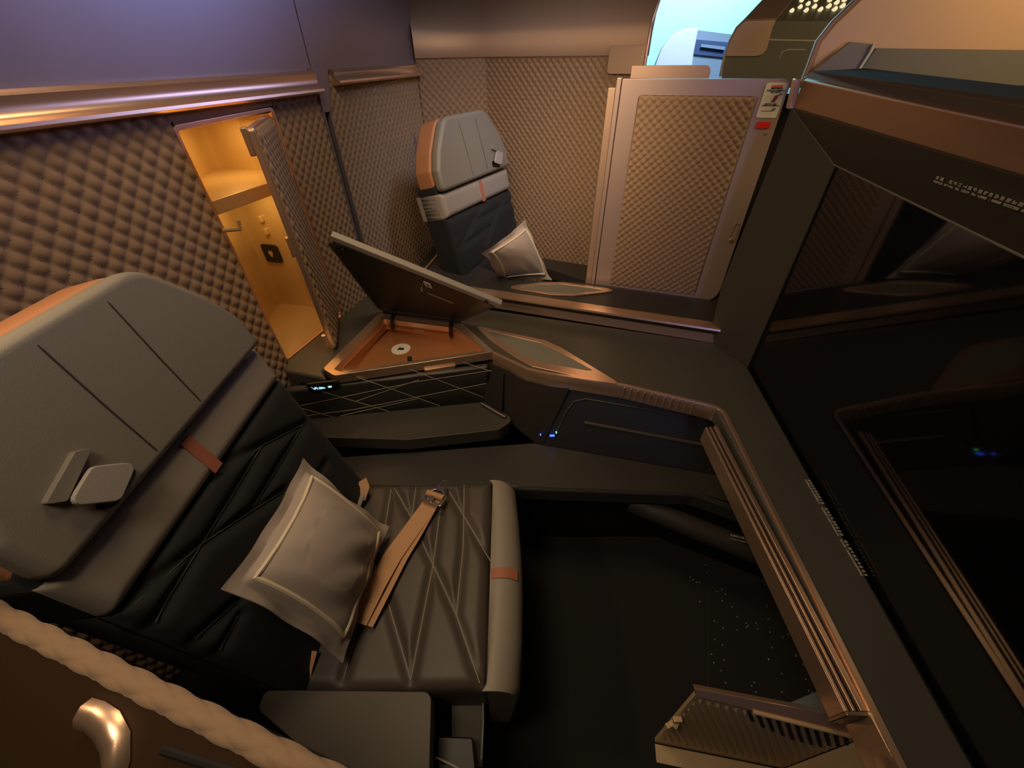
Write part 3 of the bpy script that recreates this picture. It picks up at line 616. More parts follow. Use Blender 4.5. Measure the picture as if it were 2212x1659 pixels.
CREAMGLOW = mat('glow_perforation', (0.8, 0.75, 0.5), 0.5, emit=(1.0, 0.85, 0.5), estr=0.8)  # glow put into the pale dots, which hold no lamp
DARKBLUE = mat('dark_blue_recess', (0.06, 0.10, 0.22), 0.4)
# ------------------------------------------------------------------ seats
BACKL = [[(0.2093, 0.3160), (0.0919, 0.3791), (-0.0176, 0.4438)], [(0.2093, 0.3160), (-0.0188, 0.3263)], [(0.0881, 0.3807), (-0.0211, 0.3790), (-0.1166, 0.3796), (-0.2086, 0.3796), (-0.2663, 0.3766)], [(0.0428, 0.2815), (-0.0344, 0.3293), (-0.1209, 0.3802), (-0.2279, 0.4332)], [(-0.1655, 0.2603), (-0.2339, 0.3019)], [(-0.1821, 0.2439), (-0.2383, 0.2482)], [(0.1807, 0.2033), (0.0383, 0.2231)]]
CUSHL = [[(0.0772, 0.2410), (0.1460, 0.1419), (0.1803, 0.0820), (0.2247, 0.0103), (0.2938, -0.1047), (0.3541, -0.2323)], [(0.1406, 0.2446), (0.1465, 0.1461)], [(0.2397, 0.2266), (0.3751, 0.0065)], [(0.2833, 0.2547), (0.2962, 0.0533), (0.2942, -0.1086)], [(0.2211, 0.2238), (0.2247, 0.0103), (0.2122, -0.2249)], [(0.0623, 0.0343), (0.1139, -0.0433), (0.2122, -0.2249)], [(0.0751, -0.0553), (0.0737, -0.2199)], [(0.0690, 0.2347), (0.0792, 0.1223)]]
def seat(name, label, base, ang, sc=1.0, sg=1, belt=True):
    a = math.radians(ang); fx = Vector((math.cos(a), math.sin(a), 0)); fy = Vector((-math.sin(a), math.cos(a), 0)) * sg
    o = Vector(base); root = thing(name, label, 'seat', base)
    S = lambda x, y, z: o + fx * (x * sc) + fy * (y * sc) + Vector((0, 0, z * sc))
    class F2:  # frame that keeps mirror and scale
        def __init__(s, O, EX, EY, N): s.o = O; s.ex = EX; s.ey = EY; s.n = N
        def __call__(s, p, q, c=0.0): return s.o + s.ex * p + s.ey * q + s.n * c
    T = math.radians(13); up = (-fx * math.sin(T) + Vector((0, 0, 1)) * math.cos(T)) * sc; nn = (fx * math.cos(T) + Vector((0, 0, 1)) * math.sin(T)) * sc
    BFR = F2(S(0, 0, 0.47), fy * sc, up, nn); W = 0.245
    CFR = F2(S(0, 0, 0.47), fx * sc, fy * sc, Vector((0, 0, sc)))
    # backrest
    slab('backrest_shell', BFR, rnd([(-W, -0.15), (W, -0.15), (W, 0.56), (-W, 0.56)], 0.02), -0.11, -0.012, NAVY, root, bevel=0.012, seg=3)
    stitched('backrest', BFR, -W, W, -0.10, 0.432, BACKL, 0.010, NAVY, root, th=0.02, w=0.013, edge=0.03, round_=0.02)
    stitch_tubes('backrest_stitching', BFR, [[(max(-W + 0.01, min(W - 0.01, p[0])), min(p[1], 0.42)) for p in l] for l in BACKL], 0.0015, 0.0010, mat_stitch_dark, root)
    stitched('lumbar_band', BFR, -W, W, 0.434, 0.522, [], 0.010, GREYBAND, root, th=0.11, edge=0.022, round_=0.02, step=0.005)
    slab('stripe', BFR, [(-0.022, 0.437), (0.000, 0.437), (0.000, 0.515), (-0.022, 0.515)], 0.0095, 0.0112, STRIPE, root)
    hp = rnd([(-W, 0.528), (W, 0.528), (W - 0.004, 0.600), (W - 0.035, 0.660), (W - 0.11, 0.752), (-W + 0.11, 0.752), (-W + 0.035, 0.660), (-W + 0.004, 0.600)], [0.02, 0.02, 0.03, 0.06, 0.07, 0.07, 0.06, 0.03], 5)
    slab('headrest', BFR, hp, -0.015, 0.026, GREYLEATHER, root, bevel=0.018, seg=5)
    slab('headrest_shell', BFR, [(p[0] * 1.0, 0.528 + (p[1] - 0.528) * 1.0) for p in hp], -0.095, -0.016, TAN, root, bevel=0.010, seg=3)
    for y in (-0.058, 0.050): tube('headrest_seam', [BFR(y + 0.009, 0.742, 0.0235), BFR(y + 0.007, 0.725, 0.0262), BFR(y, 0.63, 0.0264), BFR(y - 0.004, 0.548, 0.0262), BFR(y - 0.005, 0.535, 0.0235)], 0.0011, DARKSTITCH, root, n=5)
    fp = rnd([(-0.135, 0.600), (-0.098, 0.562), (-0.150, 0.545), (-0.185, 0.588)], 0.012)
    slab('headrest_tab', BFR, fp, 0.036, 0.043, LIGHTGREY, root, bevel=0.002)
    slab('tab_strap', BFR, rnd([(-0.128, 0.622), (-0.112, 0.612), (-0.176, 0.588), (-0.19, 0.603)], 0.004), 0.024, 0.035, GREYLEATHER, root, bevel=0.002)
    slab('tab_pocket', BFR, rnd([(-0.105, 0.57), (-0.10, 0.548), (-0.15, 0.538), (-0.17, 0.556)], 0.008), 0.0255, 0.0280, BLACKPLASTIC, root)
    # seat cushion
    stitched('seat_cushion', CFR, -0.04, 0.366, -W, W + 0.012, CUSHL, 0.010, SEATLEATHER, root, th=0.10, w=0.013, edge=0.03, round_=0.03)
    stitch_tubes('cushion_stitching', CFR, [[(p[0], max(-W + 0.012, min(W, p[1]))) for p in l] for l in CUSHL], 0.0016, 0.0011, STITCH, root)
    # front bolster: half round roll wrapping down to the leg rest
    prof = [(0.366, 0.10 - 0.0)];
    pr = [(0.368, -0.10), (0.368, 0.002), (0.372, 0.008), (0.385, 0.010), (0.405, 0.006), (0.425, -0.008), (0.437, -0.030), (0.440, -0.06), (0.436, -0.11), (0.428, -0.20), (0.42, -0.30), (0.36, -0.30)]
    vv = []; ff = []; n = len(pr); ys = [-W - 0.002, -W + 0.01, -W * 0.6, -W * 0.2, 0, W * 0.2, W * 0.6, W, W + 0.012]
    bow = [-0.012, -0.004, 0.004, 0.008, 0.009, 0.008, 0.004, -0.004, -0.014]
    for y, b_ in zip(ys, bow):
        for x, z in pr: vv.append(CFR(x + (b_ if x > 0.37 else 0), y, z))
    for i in range(len(ys) - 1):
        for j in range(n): l = (j + 1) % n; ff.append((i * n + j, i * n + l, (i + 1) * n + l, (i + 1) * n + j))
    ff += [tuple(range(n)), tuple(range((len(ys) - 1) * n, len(ys) * n))[::-1]]
    link('front_bolster', vv, ff, LIGHTGREY2, root, angle=50)
    sv = []
    for y in (-0.028, -0.003):
        for x, z in [(0.3685, 0.004), (0.374, 0.0105), (0.385, 0.012), (0.405, 0.008), (0.425, -0.006)]: sv.append(CFR(x + 0.0105 - (0.008 if x < 0.37 else 0), y, z + 0.0012))
    link('stripe', sv, [(i, i + 1, i + 6, i + 5) for i in range(4)], STRIPE, root)
    box('seat_base', S(0.14, 0, 0.19), (0.46 * sc, 0.44 * sc, 0.33 * sc), BLACKPLASTIC, root, rz=a)
    if belt:
        def strip(nm, pts, w, m, th=0.003):
            P = [Vector(p) for p in pts]; v = []; f = []
            for i, p in enumerate(P):
                t = (P[min(i + 1, len(P) - 1)] - P[max(i - 1, 0)]).normalized(); s = t.cross(Vector((0, 0, 1))).normalized() * w / 2; u = s.cross(t).normalized() * th
                v += [p - s, p + s, p + s + u, p - s + u]
            for i in range(len(P) - 1):
                for j in range(4): l = (j + 1) % 4; f.append((i * 4 + j, i * 4 + l, i * 4 + 4 + l, i * 4 + 4 + j))
            f += [(0, 1, 2, 3), tuple(range(len(P) * 4 - 4, len(P) * 4))[::-1]]
            return link(nm, v, f, m, root, angle=60)
        bA = Vector((-0.3480, 0.3183, 0.5000)); bB = Vector((-0.3016, 0.4674, 0.5000)); bC = Vector((-0.2346, 0.6116, 0.4920)); bD = Vector((-0.2210, 0.6327, 0.5000))
        strip('belt_strap', [bA, (bA + bB) / 2 + Vector((0, 0, 0.006)), bB, (bB + bC) / 2, bC, bD], 0.046, BELT)
        sh = Vector((0.013, -0.002, -0.006)); strip('belt_strap', [bA + sh, bB + sh, (bC + bB) / 2 + sh * 0.6, bC], 0.046, BELT)
        bk = Vector((-0.2187, 0.6309, 0.5050)); dr = (bD - bA); dr.z = 0; dr.normalize(); sd = Vector((dr.y, -dr.x, 0)); KF = Fr(bk, sd, dr)
        bu = ring('belt_buckle', KF, rnd([(-0.030, -0.026), (0.030, -0.026), (0.034, 0.004), (0.012, 0.026), (-0.012, 0.026), (-0.034, 0.004)], 0.006), rnd([(-0.022, -0.018), (0.022, -0.018), (0.026, 0.002), (0.009, 0.018), (-0.009, 0.018), (-0.026, 0.002)], 0.004), 0.0, 0.006, STEEL, root, bevel=0.0015)
        tube('buckle_bar', [KF(-0.026, 0.000, 0.006), KF(0.026, 0.000, 0.006)], 0.009, BELT, bu, n=12)
        tube('buckle_pin', [KF(-0.004, -0.015, 0.0), KF(-0.004, -0.015, 0.012)], 0.008, STEEL, bu, n=12)
        ring('buckle_tongue', KF, rnd([(-0.011, 0.026), (0.011, 0.026), (0.009, 0.058), (-0.009, 0.058)], 0.003), rnd([(-0.006, 0.034), (0.006, 0.034), (0.005, 0.052), (-0.005, 0.052)], 0.002), 0.0, 0.003, STEEL, bu, bevel=0.0008)
        e1 = Vector((-0.4225, 0.6565, 0.5200)); e2 = Vector((-0.4343, 0.6429, 0.5000)); strip('belt_end', [e1 + Vector((-0.01, 0.012, 0.012)), e1, e2 + Vector((0.004, -0.012, 0))], 0.034, BELT)
        strip('belt_sleeve', [e2 + Vector((0.0, 0.0, 0.004)), e2 + Vector((-0.004, -0.045, 0.002)), e2 + Vector((-0.016, -0.075, -0.004))], 0.036, COOLGREY2, th=0.008)
        g1 = Vector((-0.4302, 0.2673, 0.5000)); g2 = Vector((-0.4333, 0.2415, 0.4900)); g3 = Vector((-0.4382, 0.2187, 0.4700)); strip('belt_end', [g1, g2, g3], 0.030, BELT)
    return root
mat_stitch_dark = mat('dark_fabric_seam', (0.05, 0.055, 0.052), 0.8)
GREYBAND = mat('taupe_band', (0.31, 0.275, 0.24), 0.5, 0, 0.3, 800)
LIGHTGREY2 = mat('taupe_bolster', (0.30, 0.27, 0.225), 0.48, 0, 0.3, 800)
COOLGREY2 = mat('silver_sleeve', (0.42, 0.40, 0.38), 0.3, 0.4)
seat('suite_seat', 'near suite seat with grey headrest, black stitched back and brown-black leather cushion', (-0.43, 0.445, 0.0), 0, 1.0, 1)
c1 = Vector((-0.2573, 1.6210, 1.0260)); c2 = Vector((0.0154, 2.0880, 1.0260)); cc = (c1 + c2) / 2; wa = math.degrees(math.atan2(c2.y - c1.y, c2.x - c1.x)) - 90
fb_ = cc + Vector((math.cos(math.radians(wa)), math.sin(math.radians(wa)), 0)) * 0.10; 
seat('suite_seat', 'far suite seat with blue-grey headrest standing upright against the quilted corner', (fb_.x, fb_.y, 0.0), wa, 1.05, -1, belt=False)

# ------------------------------------------------------------------ pillows
def pillow(name, label, c4, up, puff=0.075, inset=0.12, group=None):
    """c4: corners in turn, P(0,0) P(1,0) P(1,1) P(0,1)"""
    c = [np.array(q, float) for q in c4]; cen = sum(c) / 4; u = np.array(up, float); u /= np.linalg.norm(u)
    root = thing(name, label, 'pillow', tuple(cen), group)
    def bil(U, V): return ((1 - U) * (1 - V))[:, None] * c[0] + (U * (1 - V))[:, None] * c[1] + (U * V)[:, None] * c[2] + ((1 - U) * V)[:, None] * c[3]
    rs = np.random.RandomState(3); ph = rs.rand(8) * 6
    def H(U, V, k):
        a = np.clip((U - 0.07) / 0.86, 0, 1); b = np.clip((V - 0.07) / 0.86, 0, 1)
        base = (np.sin(np.pi * a) * np.sin(np.pi * b)) ** 0.48
        wr = 0.10 * np.sin(26 * (U * 0.8 + V * 0.35) + ph[0] + 3 * V) * np.clip(1 - np.abs(V - 0.22) * 3.2, 0, 1) * np.clip(np.sin(np.pi * U), 0, 1)
        wr = wr + 0.03 * np.sin(35 * U + 8 * V + ph[2]) * (base < 0.75) * base
        return puff * (base + wr) * k
    def P(U, V, k):
        X = 0.5 + (U - 0.5) * (1 - 0.06 * (1 - (2 * V - 1) ** 2)); Y = 0.5 + (V - 0.5) * (1 - 0.06 * (1 - (2 * U - 1) ** 2))
        fl = 0.004 * np.sin(17 * U + ph[1]) * np.clip((np.abs(V - 0.5) - 0.40) * 12, 0, 1) + 0.004 * np.sin(15 * V + ph[3]) * np.clip((np.abs(U - 0.5) - 0.40) * 12, 0, 1)
        return bil(X, Y) + (H(U, V, k) + fl + 0.002 * np.sign(k))[:, None] * u
    grid_obj('front_cover', lambda U, V: P(U, V, 1.0), 80, 80, PILLOW, root, angle=80)
    grid_obj('back_cover', lambda U, V: P(U, V, -0.45), 40, 40, PILLOW, root, angle=80)
    d = 0.105; line = [(d, d), (1 - d, d), (1 - d, 1 - d), (d, 1 - d)]; pts = []
    for i in range(4):
        a, b = line[i], line[(i + 1) % 4]
        for k in range(24): t = k / 24; pts.append((a[0] + (b[0] - a[0]) * t, a[1] + (b[1] - a[1]) * t))
    U = np.array([p[0] for p in pts]); V_ = np.array([p[1] for p in pts]); A = P(U, V_, 1.0) + u * 0.001
    tube('piping', [tuple(q) for q in A], 0.0042, PIPING, root, n=6, closed=True)
    return root
pA = (-0.3494, 0.2404, 0.5150); pB = (-0.3280, 0.5364, 0.5150); pC = (-0.4484, 0.5384, 0.7940); pD = (-0.4545, 0.2629, 0.8204)
pillow('pillow', 'taupe pillow with cream piping leaning on the near seat back', [pA, pB, pC, pD], (0.80, -0.05, 0.60), 0.068, group=None)
sc_ = 0.80
qA = (0.0508, 1.5485, 0.7000); qB = (0.1717, 1.5460, 0.7200)
qs = [(-0.0500, 1.6328, 0.6700), (0.1852, 1.6238, 0.6700), (0.0640, 1.6401, 0.9300), (-0.0967, 1.3773, 0.9000)]
pillow('pillow', 'pale mauve pillow with piping propped on the far seat beside the ledge', qs, (0.62, -0.62, 0.45), 0.055, group=None)

# near armrest, mechanism, low shell with hook
na = thing('near_armrest', 'flat dark leather armrest pad in front of the near seat cushion', 'armrest', (-0.33, 0.1, 0.3))
prism('pad', rnd([(p[0], p[1]) for p in [(-0.4963, 0.2019, 0.5000), (-0.1675, 0.1945, 0.5000), (-0.1551, 0.0875, 0.5000), (-0.1470, 0.0331, 0.5000), (-0.3400, 0.0898, 0.5000), (-0.4964, 0.1721, 0.5000)]], [0.02, 0.02, 0.01, 0.01, 0.01, 0.02]), 0.455, 0.50, SEATLEATHER2, na, bevel=0.01, seg=3)
prism('support', [(p[0], p[1] + 0.0) for p in [(-0.4674, 0.1943, 0.5000), (-0.1817, 0.1875, 0.5000), (-0.1569, 0.0332, 0.5000), (-0.3950, 0.1260, 0.5000)]], 0.0, 0.454, BLACKPLASTIC, na)
mc = thing('seat_mechanism', 'grey-green plastic housing and black latch box below the seat cushion edge', 'housing', (0.0, 0.15, 0.0))
poly3('side_cover', [(-0.1488, 0.2343, 0.3600), (-0.0763, 0.2299, 0.3600), (-0.0763, 0.1045, 0.3000), (-0.1425, 0.1117, 0.3000)], 0.02, GREEN, mc, bevel=0.002)
tube('edge_strip', [(-0.0772, 0.2396, 0.3700), (-0.0736, 0.1692, 0.3600), (-0.0762, 0.1139, 0.3400)], 0.0022, COOLGREY, mc)
prism('latch_box', rnd([(p[0], p[1]) for p in [(-0.1665, 0.1455, 0.3800), (-0.0921, 0.1431, 0.3800), (-0.0811, 0.0839, 0.3800), (-0.1583, 0.0848, 0.3800)]], 0.008), 0.20, 0.38, BLACKPLASTIC, mc, bevel=0.004)
tube('cable', [(-0.1651, 0.1131, 0.3850), (-0.1318, 0.1021, 0.3850), (-0.1004, 0.0901, 0.3700)], 0.002, CREAMP, mc)
wg = thing('privacy_shell', 'quilted padded shell wall of the near suite running past the camera', 'partition', (-0.4, 0.1, 0.0))
w0 = Vector((-0.5623, 0.1773, 1.0000)); w1 = Vector((-0.1457, 0.0423, 1.0000)); wd_ = (w1 - w0).normalized(); wa0 = w0 - wd_ * 0.45; wa1 = w1 + wd_ * 0.05
wn = Vector((wd_.y, -wd_.x, 0))   # towards the camera
Lw = (wa1 - wa0).length
def roll(U, V):
    L = U * Lw; ang = np.pi * V; r = 0.0095
    amp = 0.0022 * quilt_height(L, V * 0.09, 0.045, 0.05)
    a = r + amp
    cx = -np.cos(ang) * a + 0.010; cz = np.sin(ang) * a * 0.75
    base = np.array(wa0)[None, :] + L[:, None] * np.array(wd_)[None, :]
    return base + cx[:, None] * np.array(wn)[None, :] + np.stack([0 * cz, 0 * cz, cz - 0.018], 1)
grid_obj('quilted_top_roll', roll, 220, 36, QUILT, wg, angle=80)
SWF = vfr(wa0, math.degrees(math.atan2(wd_.y, wd_.x)))
slab('inner_panel', SWF, [(0, 0.05), (Lw, 0.05), (Lw, 0.985), (0, 0.985)], 0.001, 0.008, BLACKPLASTIC, wg)
oa = wa0 + wn * 0.020 + Vector((0, 0, -0.016)); ob = wa1 + wn * 0.020 + Vector((0, 0, -0.016)); od = wn * 0.28 + Vector((0, 0, -0.19))
poly3('outer_panel', [oa, ob + wd_ * 0.3, ob + wd_ * 0.3 + od, oa + od], 0.012, BROWNPANEL, wg)
tube('panel_groove', [Vector((-0.3225, 0.0594, 0.9716)), Vector((-0.2401, 0.0418, 0.9775))], 0.004, BLACKVOID, wg)
slab('outer_base', SWF, [(0, 0.05), (Lw, 0.05), (Lw, 0.78), (0, 0.78)], 0.285, 0.30, BROWNPANEL, wg)
hk = thing('door_pull', 'bright curved bronze pull on the brown shell wall in the lower left corner', 'handle', (-0.3850, 0.0790, 0.9712))
h0 = [Vector((-0.4138, 0.0863, 0.9699)), Vector((-0.3996, 0.0836, 0.9711)), Vector((-0.3843, 0.0771, 0.9701)), Vector((-0.3711, 0.0664, 0.9660)), Vector((-0.3650, 0.0530, 0.9586)), Vector((-0.3651, 0.0402, 0.9503)), Vector((-0.3655, 0.0263, 0.9412))]; hN = od.cross(wd_).normalized(); hN = hN if hN.z > 0 else -hN
hv = []; hf = []
for i, p in enumerate(h0):
    t = (h0[min(i + 1, 6)] - h0[max(i - 1, 0)]).normalized(); s = t.cross(hN).normalized() * (0.013, 0.013, 0.014, 0.014, 0.012, 0.010, 0.008)[i]
    for k, (cs_, cn) in enumerate(((-1, 0), (-0.7, 0.008), (0, 0.011), (0.7, 0.008), (1, 0), (0, -0.002))): hv.append(p + s * cs_ + hN * (cn + 0.001))
for i in range(6):
    for j in range(6): l = (j + 1) % 6; hf.append((i * 6 + j, i * 6 + l, i * 6 + 6 + l, i * 6 + 6 + j))
hf += [tuple(range(6)), tuple(range(36, 42))[::-1]]
link('pull', hv, hf, BRONZE, hk, angle=60)

# ------------------------------------------------------------------ screen wall
ZT = (0.7077, 1.1748, 1.3331)[2]; GP = Vector(gl0); gdir = Vector((0.6723, 0.0647, 0.6400)) - GP; GF = vfr(GP, math.degrees(math.atan2(gdir.y, gdir.x))); LEAN = math.radians(2.5); GF = Fr(GP, GF.ex, Vector((0, 0, 1)) * math.cos(LEAN) + GF.n * math.sin(LEAN))
sw = thing('screen_surround', 'dark moulded surround framing the large black screen, topped by a bronze strip', 'monitor surround', (0.75, 1.1, 0.6))
gt0 = Vector((0.7596, 1.0121, 1.2387)); gt1 = Vector((0.6999, 0.5100, 1.2277)); gex = gt1 + (gt1 - gt0) * 1.4
oc_t = Vector((0.7077, 1.1748, 1.3331)); oc_b = Vector((oc_t.x, oc_t.y, 0.60)); ot1 = Vector((0.6233, 0.5157, 1.3263)); otx = oc_t + (ot1 - oc_t) * 2.3
gb0 = Vector((gl0[0], gl0[1], 0.60)); gt0_ = gt0
poly3('left_jamb', [Vector((0.7322, 1.1273, 0.6049)), gb0, gt0, oc_t, Vector((0.7079, 1.1744, 1.2631)), Vector((0.7043, 1.1813, 1.1859)), Vector((0.7012, 1.1874, 0.9955)), Vector((0.6995, 1.1907, 0.8380)), Vector((0.7055, 1.1791, 0.7276)), Vector((0.7189, 1.1530, 0.6577))], 0.03, SURROUND, sw, bevel=0.003)
poly3('header', [oc_t, gt0, gex, otx], 0.03, SURROUND, sw, bevel=0.004)
up_ = 1.398
wdir = (otx - oc_t).normalized()
oU = Vector((0.7081, 1.1747, 1.3885)); oV = Vector((0.5962, 0.5299, 1.3759)); bs = [oc_t, otx, oU + (oV - oU) * 2.3, oU]
poly3('bronze_strip', bs, 0.012, BRONZE, sw, bevel=0.003)
bo = Vector((0.8325, 1.1767, 1.3920)); bo2 = Vector((0.6153, 0.5622, 1.3920)); bo3 = bo + (bo2 - bo) * 3.2
poly3('top_surface', [bs[3] + Vector((0.003, 0, 0)), bs[2] + Vector((0.003, 0, 0)), bo3, bo], 0.02, BROWNGREY, sw, bevel=0.002)
poly3('corner_post', [Vector((0.6912, 1.1801, 1.3911)), Vector((0.7059, 1.1754, 1.3894)), Vector((0.7130, 1.1730, 1.3294)), Vector((0.6987, 1.1777, 1.3311))], 0.03, BRONZE, sw, bevel=0.003)
poly3('outer_side', [oc_b, oc_t, oc_t + Vector((0.35, -0.115, 0)), oc_b + Vector((0.35, -0.115, 0))], 0.01, SURROUND, sw)
sc = thing('display_screen', 'large glossy black screen reflecting the console', 'screen', GP[:])
gx1 = GF.inv(gex)[0]; za = GF.inv(gt0)[1]; zb = GF.inv(gex)[1]
slab('glass', GF, [(-0.0, -0.008), (gx1, -0.008), (gx1, zb), (GF.inv(gt0)[0], za)], -0.012, -0.004, SCREENGLASS, sc)
tube('bezel_bead', [GF(0, za, 0.0), GF(gx1, zb, 0.0)], 0.0022, GREEN, sc, n=6)
HF = Fr(gt0 , (gex - gt0), (oc_t - gt0) - (gex - gt0).normalized() * ((oc_t - gt0).dot((gex - gt0).normalized())))
hn_ = HF.n
if hn_.x > 0: pass
hx0 = HF.inv((0.7546, 0.7506, 1.2619)); 
def onheader(u): return u
tp0 = Vector((0.6794, 0.6776, 1.2829)); tp1 = Vector((0.6539, 0.5134, 1.2870)); TH = Fr(tp0, tp1 - tp0, (tp0 - Vector((0.6650, 0.6651, 1.2991))) * -1)
hs = (Vector((0.6695, 0.6698, 1.2941)) - tp0).length
nrm = TH.n if TH.n.x < 0 else -TH.n
THf = Fr(tp0 + nrm * 0.0015, TH.ex, TH.ey)
gw = (tp1 - tp0).length / 17.5
glyphs('header_print', Fr(THf(gw * 0.2, gw * 1.0, 0), TH.ex, TH.ey), 24, gw * 0.78, gw, CREAMP, sw, gap_at=(2,))
glyphs('header_print', Fr(THf(0, 0.0, 0), TH.ex, TH.ey), 60, gw * 0.50, gw * 0.42, CREAMP, sw, dense=False, gap_at=(5, 11, 14, 19, 22, 27, 33, 40, 44, 52))
lp0 = Vector((0.7122, 0.5700, 0.6420)); lp1 = Vector((0.6912, 0.3369, 0.6420)); ll = (lp1 - lp0).length
LFr = Fr(lp0, lp1 - lp0, (1, 0, 0)); LFr.ey = Vector((0, 0, 1)).cross(LFr.ex); LFr.n = LFr.ex.cross(LFr.ey)
gp = ll / 30
glyphs('ledge_print', Fr(LFr(0, gp * 0.9, 0.0), LFr.ex, LFr.ey), 30, gp * 0.75, gp, CREAMP, con, gap_at=(9, 19))
glyphs('ledge_print', Fr(LFr(0, 0, 0.0), LFr.ex, LFr.ey), 66, gp * 0.5, gp * 0.45, CREAMP, con, dense=False, gap_at=(20, 21, 42, 43))

# ------------------------------------------------------------------ drop-down grille door at the rail end
fd = thing('grille_door', 'open bronze storage door with slotted ribs at the end of the rail', 'flap', (0.3488, 0.1903, 0.5000))
A1 = Vector((0.3444, 0.1832, 0.5000)); B1 = Vector((0.6259, 0.1192, 0.5000)); C1 = Vector((0.5760, 0.1011, 0.2500)); D1 = Vector((0.3111, 0.1465, 0.2500))
TT1 = Vector((0.3379, 0.1885, 0.5200)); TT2 = Vector((0.6283, 0.1366, 0.5200))
def q4(u, v): return A1 * (1 - u) * (1 - v) + B1 * u * (1 - v) + C1 * u * v + D1 * (1 - u) * v
qn = (B1 - A1).cross(D1 - A1).normalized()
if qn.dot(Vector((0, 0, 1.45)) - A1) < 0: qn = -qn
rdir = Vector((0.4588, -0.0038, -0.8885)); rdir = (rdir - qn * rdir.dot(qn)).normalized(); gperp = qn.cross(rdir).normalized(); gperp = gperp if gperp.x > 0 else -gperp
def ribbed(U, V):
    u = U; v = V
    P = np.array([q4(a, b)[:] for a, b in zip(u, v)])
    h = 0.0035 * np.clip(np.sin((P @ np.array(gperp)) * 2 * np.pi / 0.0145), -0.4, 1) * ((v > 0.07) & (v < 0.90) & (u > 0.03) & (u < 0.985))
    return P + h[:, None] * np.array(qn)[None, :]
grid_obj('grille', ribbed, 300, 60, VENT, fd, angle=60, thick=tuple(-qn * 0.008))
hg = []
g0 = A1.dot(gperp); top_n = (B1 - A1); k0 = math.ceil(g0 / 0.0145) + 4
import itertools
for k in range(k0, k0 + 17):
    tgt = (k + 0.75) * 0.0145; tt = (tgt - g0) / top_n.dot(gperp)
    if tt < 0.15 or tt > 0.97: continue
    base_ = A1 + top_n * tt
    for j in range(11):
        if j > 3 + 9 * (1 - abs(tt - 0.62) / 0.45): continue
        p = base_ + rdir * (0.014 + j * 0.0072)
        if (p - B1).dot(((C1 - B1).cross(qn))) * ((A1 - B1).dot((C1 - B1).cross(qn))) < 0: continue
        c = [p - gperp * 0.003, p + gperp * 0.003, p + gperp * 0.003 + rdir * 0.0042, p - gperp * 0.003 + rdir * 0.0042]
        hg.append(([q - qn * 0.002 for q in c] + [q + qn * 0.0006 for q in c], [(4, 5, 6, 7), (0, 1, 5, 4), (1, 2, 6, 5), (2, 3, 7, 6), (3, 0, 4, 7)]))
multi('slots', hg, BLACKVOID, fd, smooth=False)['kind'] = 'stuff'
poly3('top_frame', [TT1, TT2, B1 + qn * 0.004, A1 + qn * 0.004], 0.012, BRONZE, fd, bevel=0.0015)
tube('frame_bead', [A1 + (B1 - A1) * 0.35 + qn * 0.006, B1 + qn * 0.006], 0.0035, VENT, fd)
poly3('side_frame', [B1 + qn * 0.002, B1 + qn * 0.03 + Vector((0.012, -0.012, 0)), C1 + qn * 0.03 + Vector((0.015, -0.01, 0)), C1 + qn * 0.002], 0.006, VENT, fd, bevel=0.001)
poly3('lower_frame', [D1 + qn * 0.003, C1 + qn * 0.003, C1 + qn * 0.022 + Vector((0, -0.012, -0.008)), D1 + qn * 0.022 + Vector((0, -0.012, -0.008))], 0.005, VENT, fd, bevel=0.001)
for k in range(4):
    a = B1 + (C1 - B1) * (0.15 + 0.22 * k) + Vector((0.022, -0.008, 0)) + qn * 0.012
    box('rib_cell', a, (0.006, 0.030, 0.03), VENT, fd, rz=0.7 + k * 0.2, bevel=0.001)
for k, (uu, vv_) in enumerate(((0.02, 0.40), (0.0, 0.52), (0.035, 0.48))):
    p = q4(uu, vv_) + qn * 0.008 - (B1 - A1).normalized() * 0.008; box('catch', p, (0.018, 0.010, 0.012), VENT, fd, rz=0.4 * k, bevel=0.0015)
sh_ = thing('footwell_shell', 'blue-grey moulded footwell shell behind the grille door', 'panel', (0.6, 0.2, 0.1))
prism('moulding', rnd([(p[0], p[1]) for p in [(0.7161, 0.2336, 0.1200), (0.8646, 0.2734, 0.1200), (0.9739, 0.2497, 0.1200), (0.9647, 0.1571, 0.1200), (0.6763, 0.1608, 0.1200)]], 0.03), 0.0, 0.12, COOLGREY, sh_, bevel=0.03, seg=4)
poly3('lower_moulding', [(0.6484, 0.1069, 0.2000), (0.8222, 0.1287, 0.2000), (0.8281, 0.0724, 0.2000), (0.6167, 0.0608, 0.2000)], 0.03, COOLTEAL, sh_, bevel=0.006)

# ------------------------------------------------------------------ ledge between the two suites and far console
led = thing('divider_ledge', 'raised bronze-edged ledge with leather top dividing the two suites', 'ledge', (0.2, 1.35, 0.64))
L0 = Vector((-0.2533, 1.5080, 0.6400)); L1 = Vector((0.7203, 1.1673, 0.6400)); ldir = (L1 - L0).normalized(); LA = L0 - ldir * 0.42; ld_n = Vector((-ldir.y, ldir.x, 0)); LB = L1 + ldir * 0.25
T0 = Vector((-0.3880, 1.5533, 0.7100)); T1_ = Vector((0.7201, 1.2015, 0.7100)); tdir = (T1_ - T0).normalized(); TA = T0 - tdir * 0.02; TB = T1_ + tdir * 0.2
face0 = [LA + Vector((0, 0, 0)), LB, Vector((TB.x, TB.y, 0.70)) , Vector((TA.x, TA.y, 0.70))]
def ledge_sweep(nm, prof, m, a=0.0, b=0.012):
    q0 = L0 - ldir * 0.16; q1 = L1 + ldir * b
    return sweep(nm, prof, [q0[:], q1[:]], m, led, angle=40)
ledge_sweep('lower_bronze_face', [(-0.004, 0.641), (0.004, 0.641), (0.004, 0.680), (-0.004, 0.680)], BRONZE_SOFT)
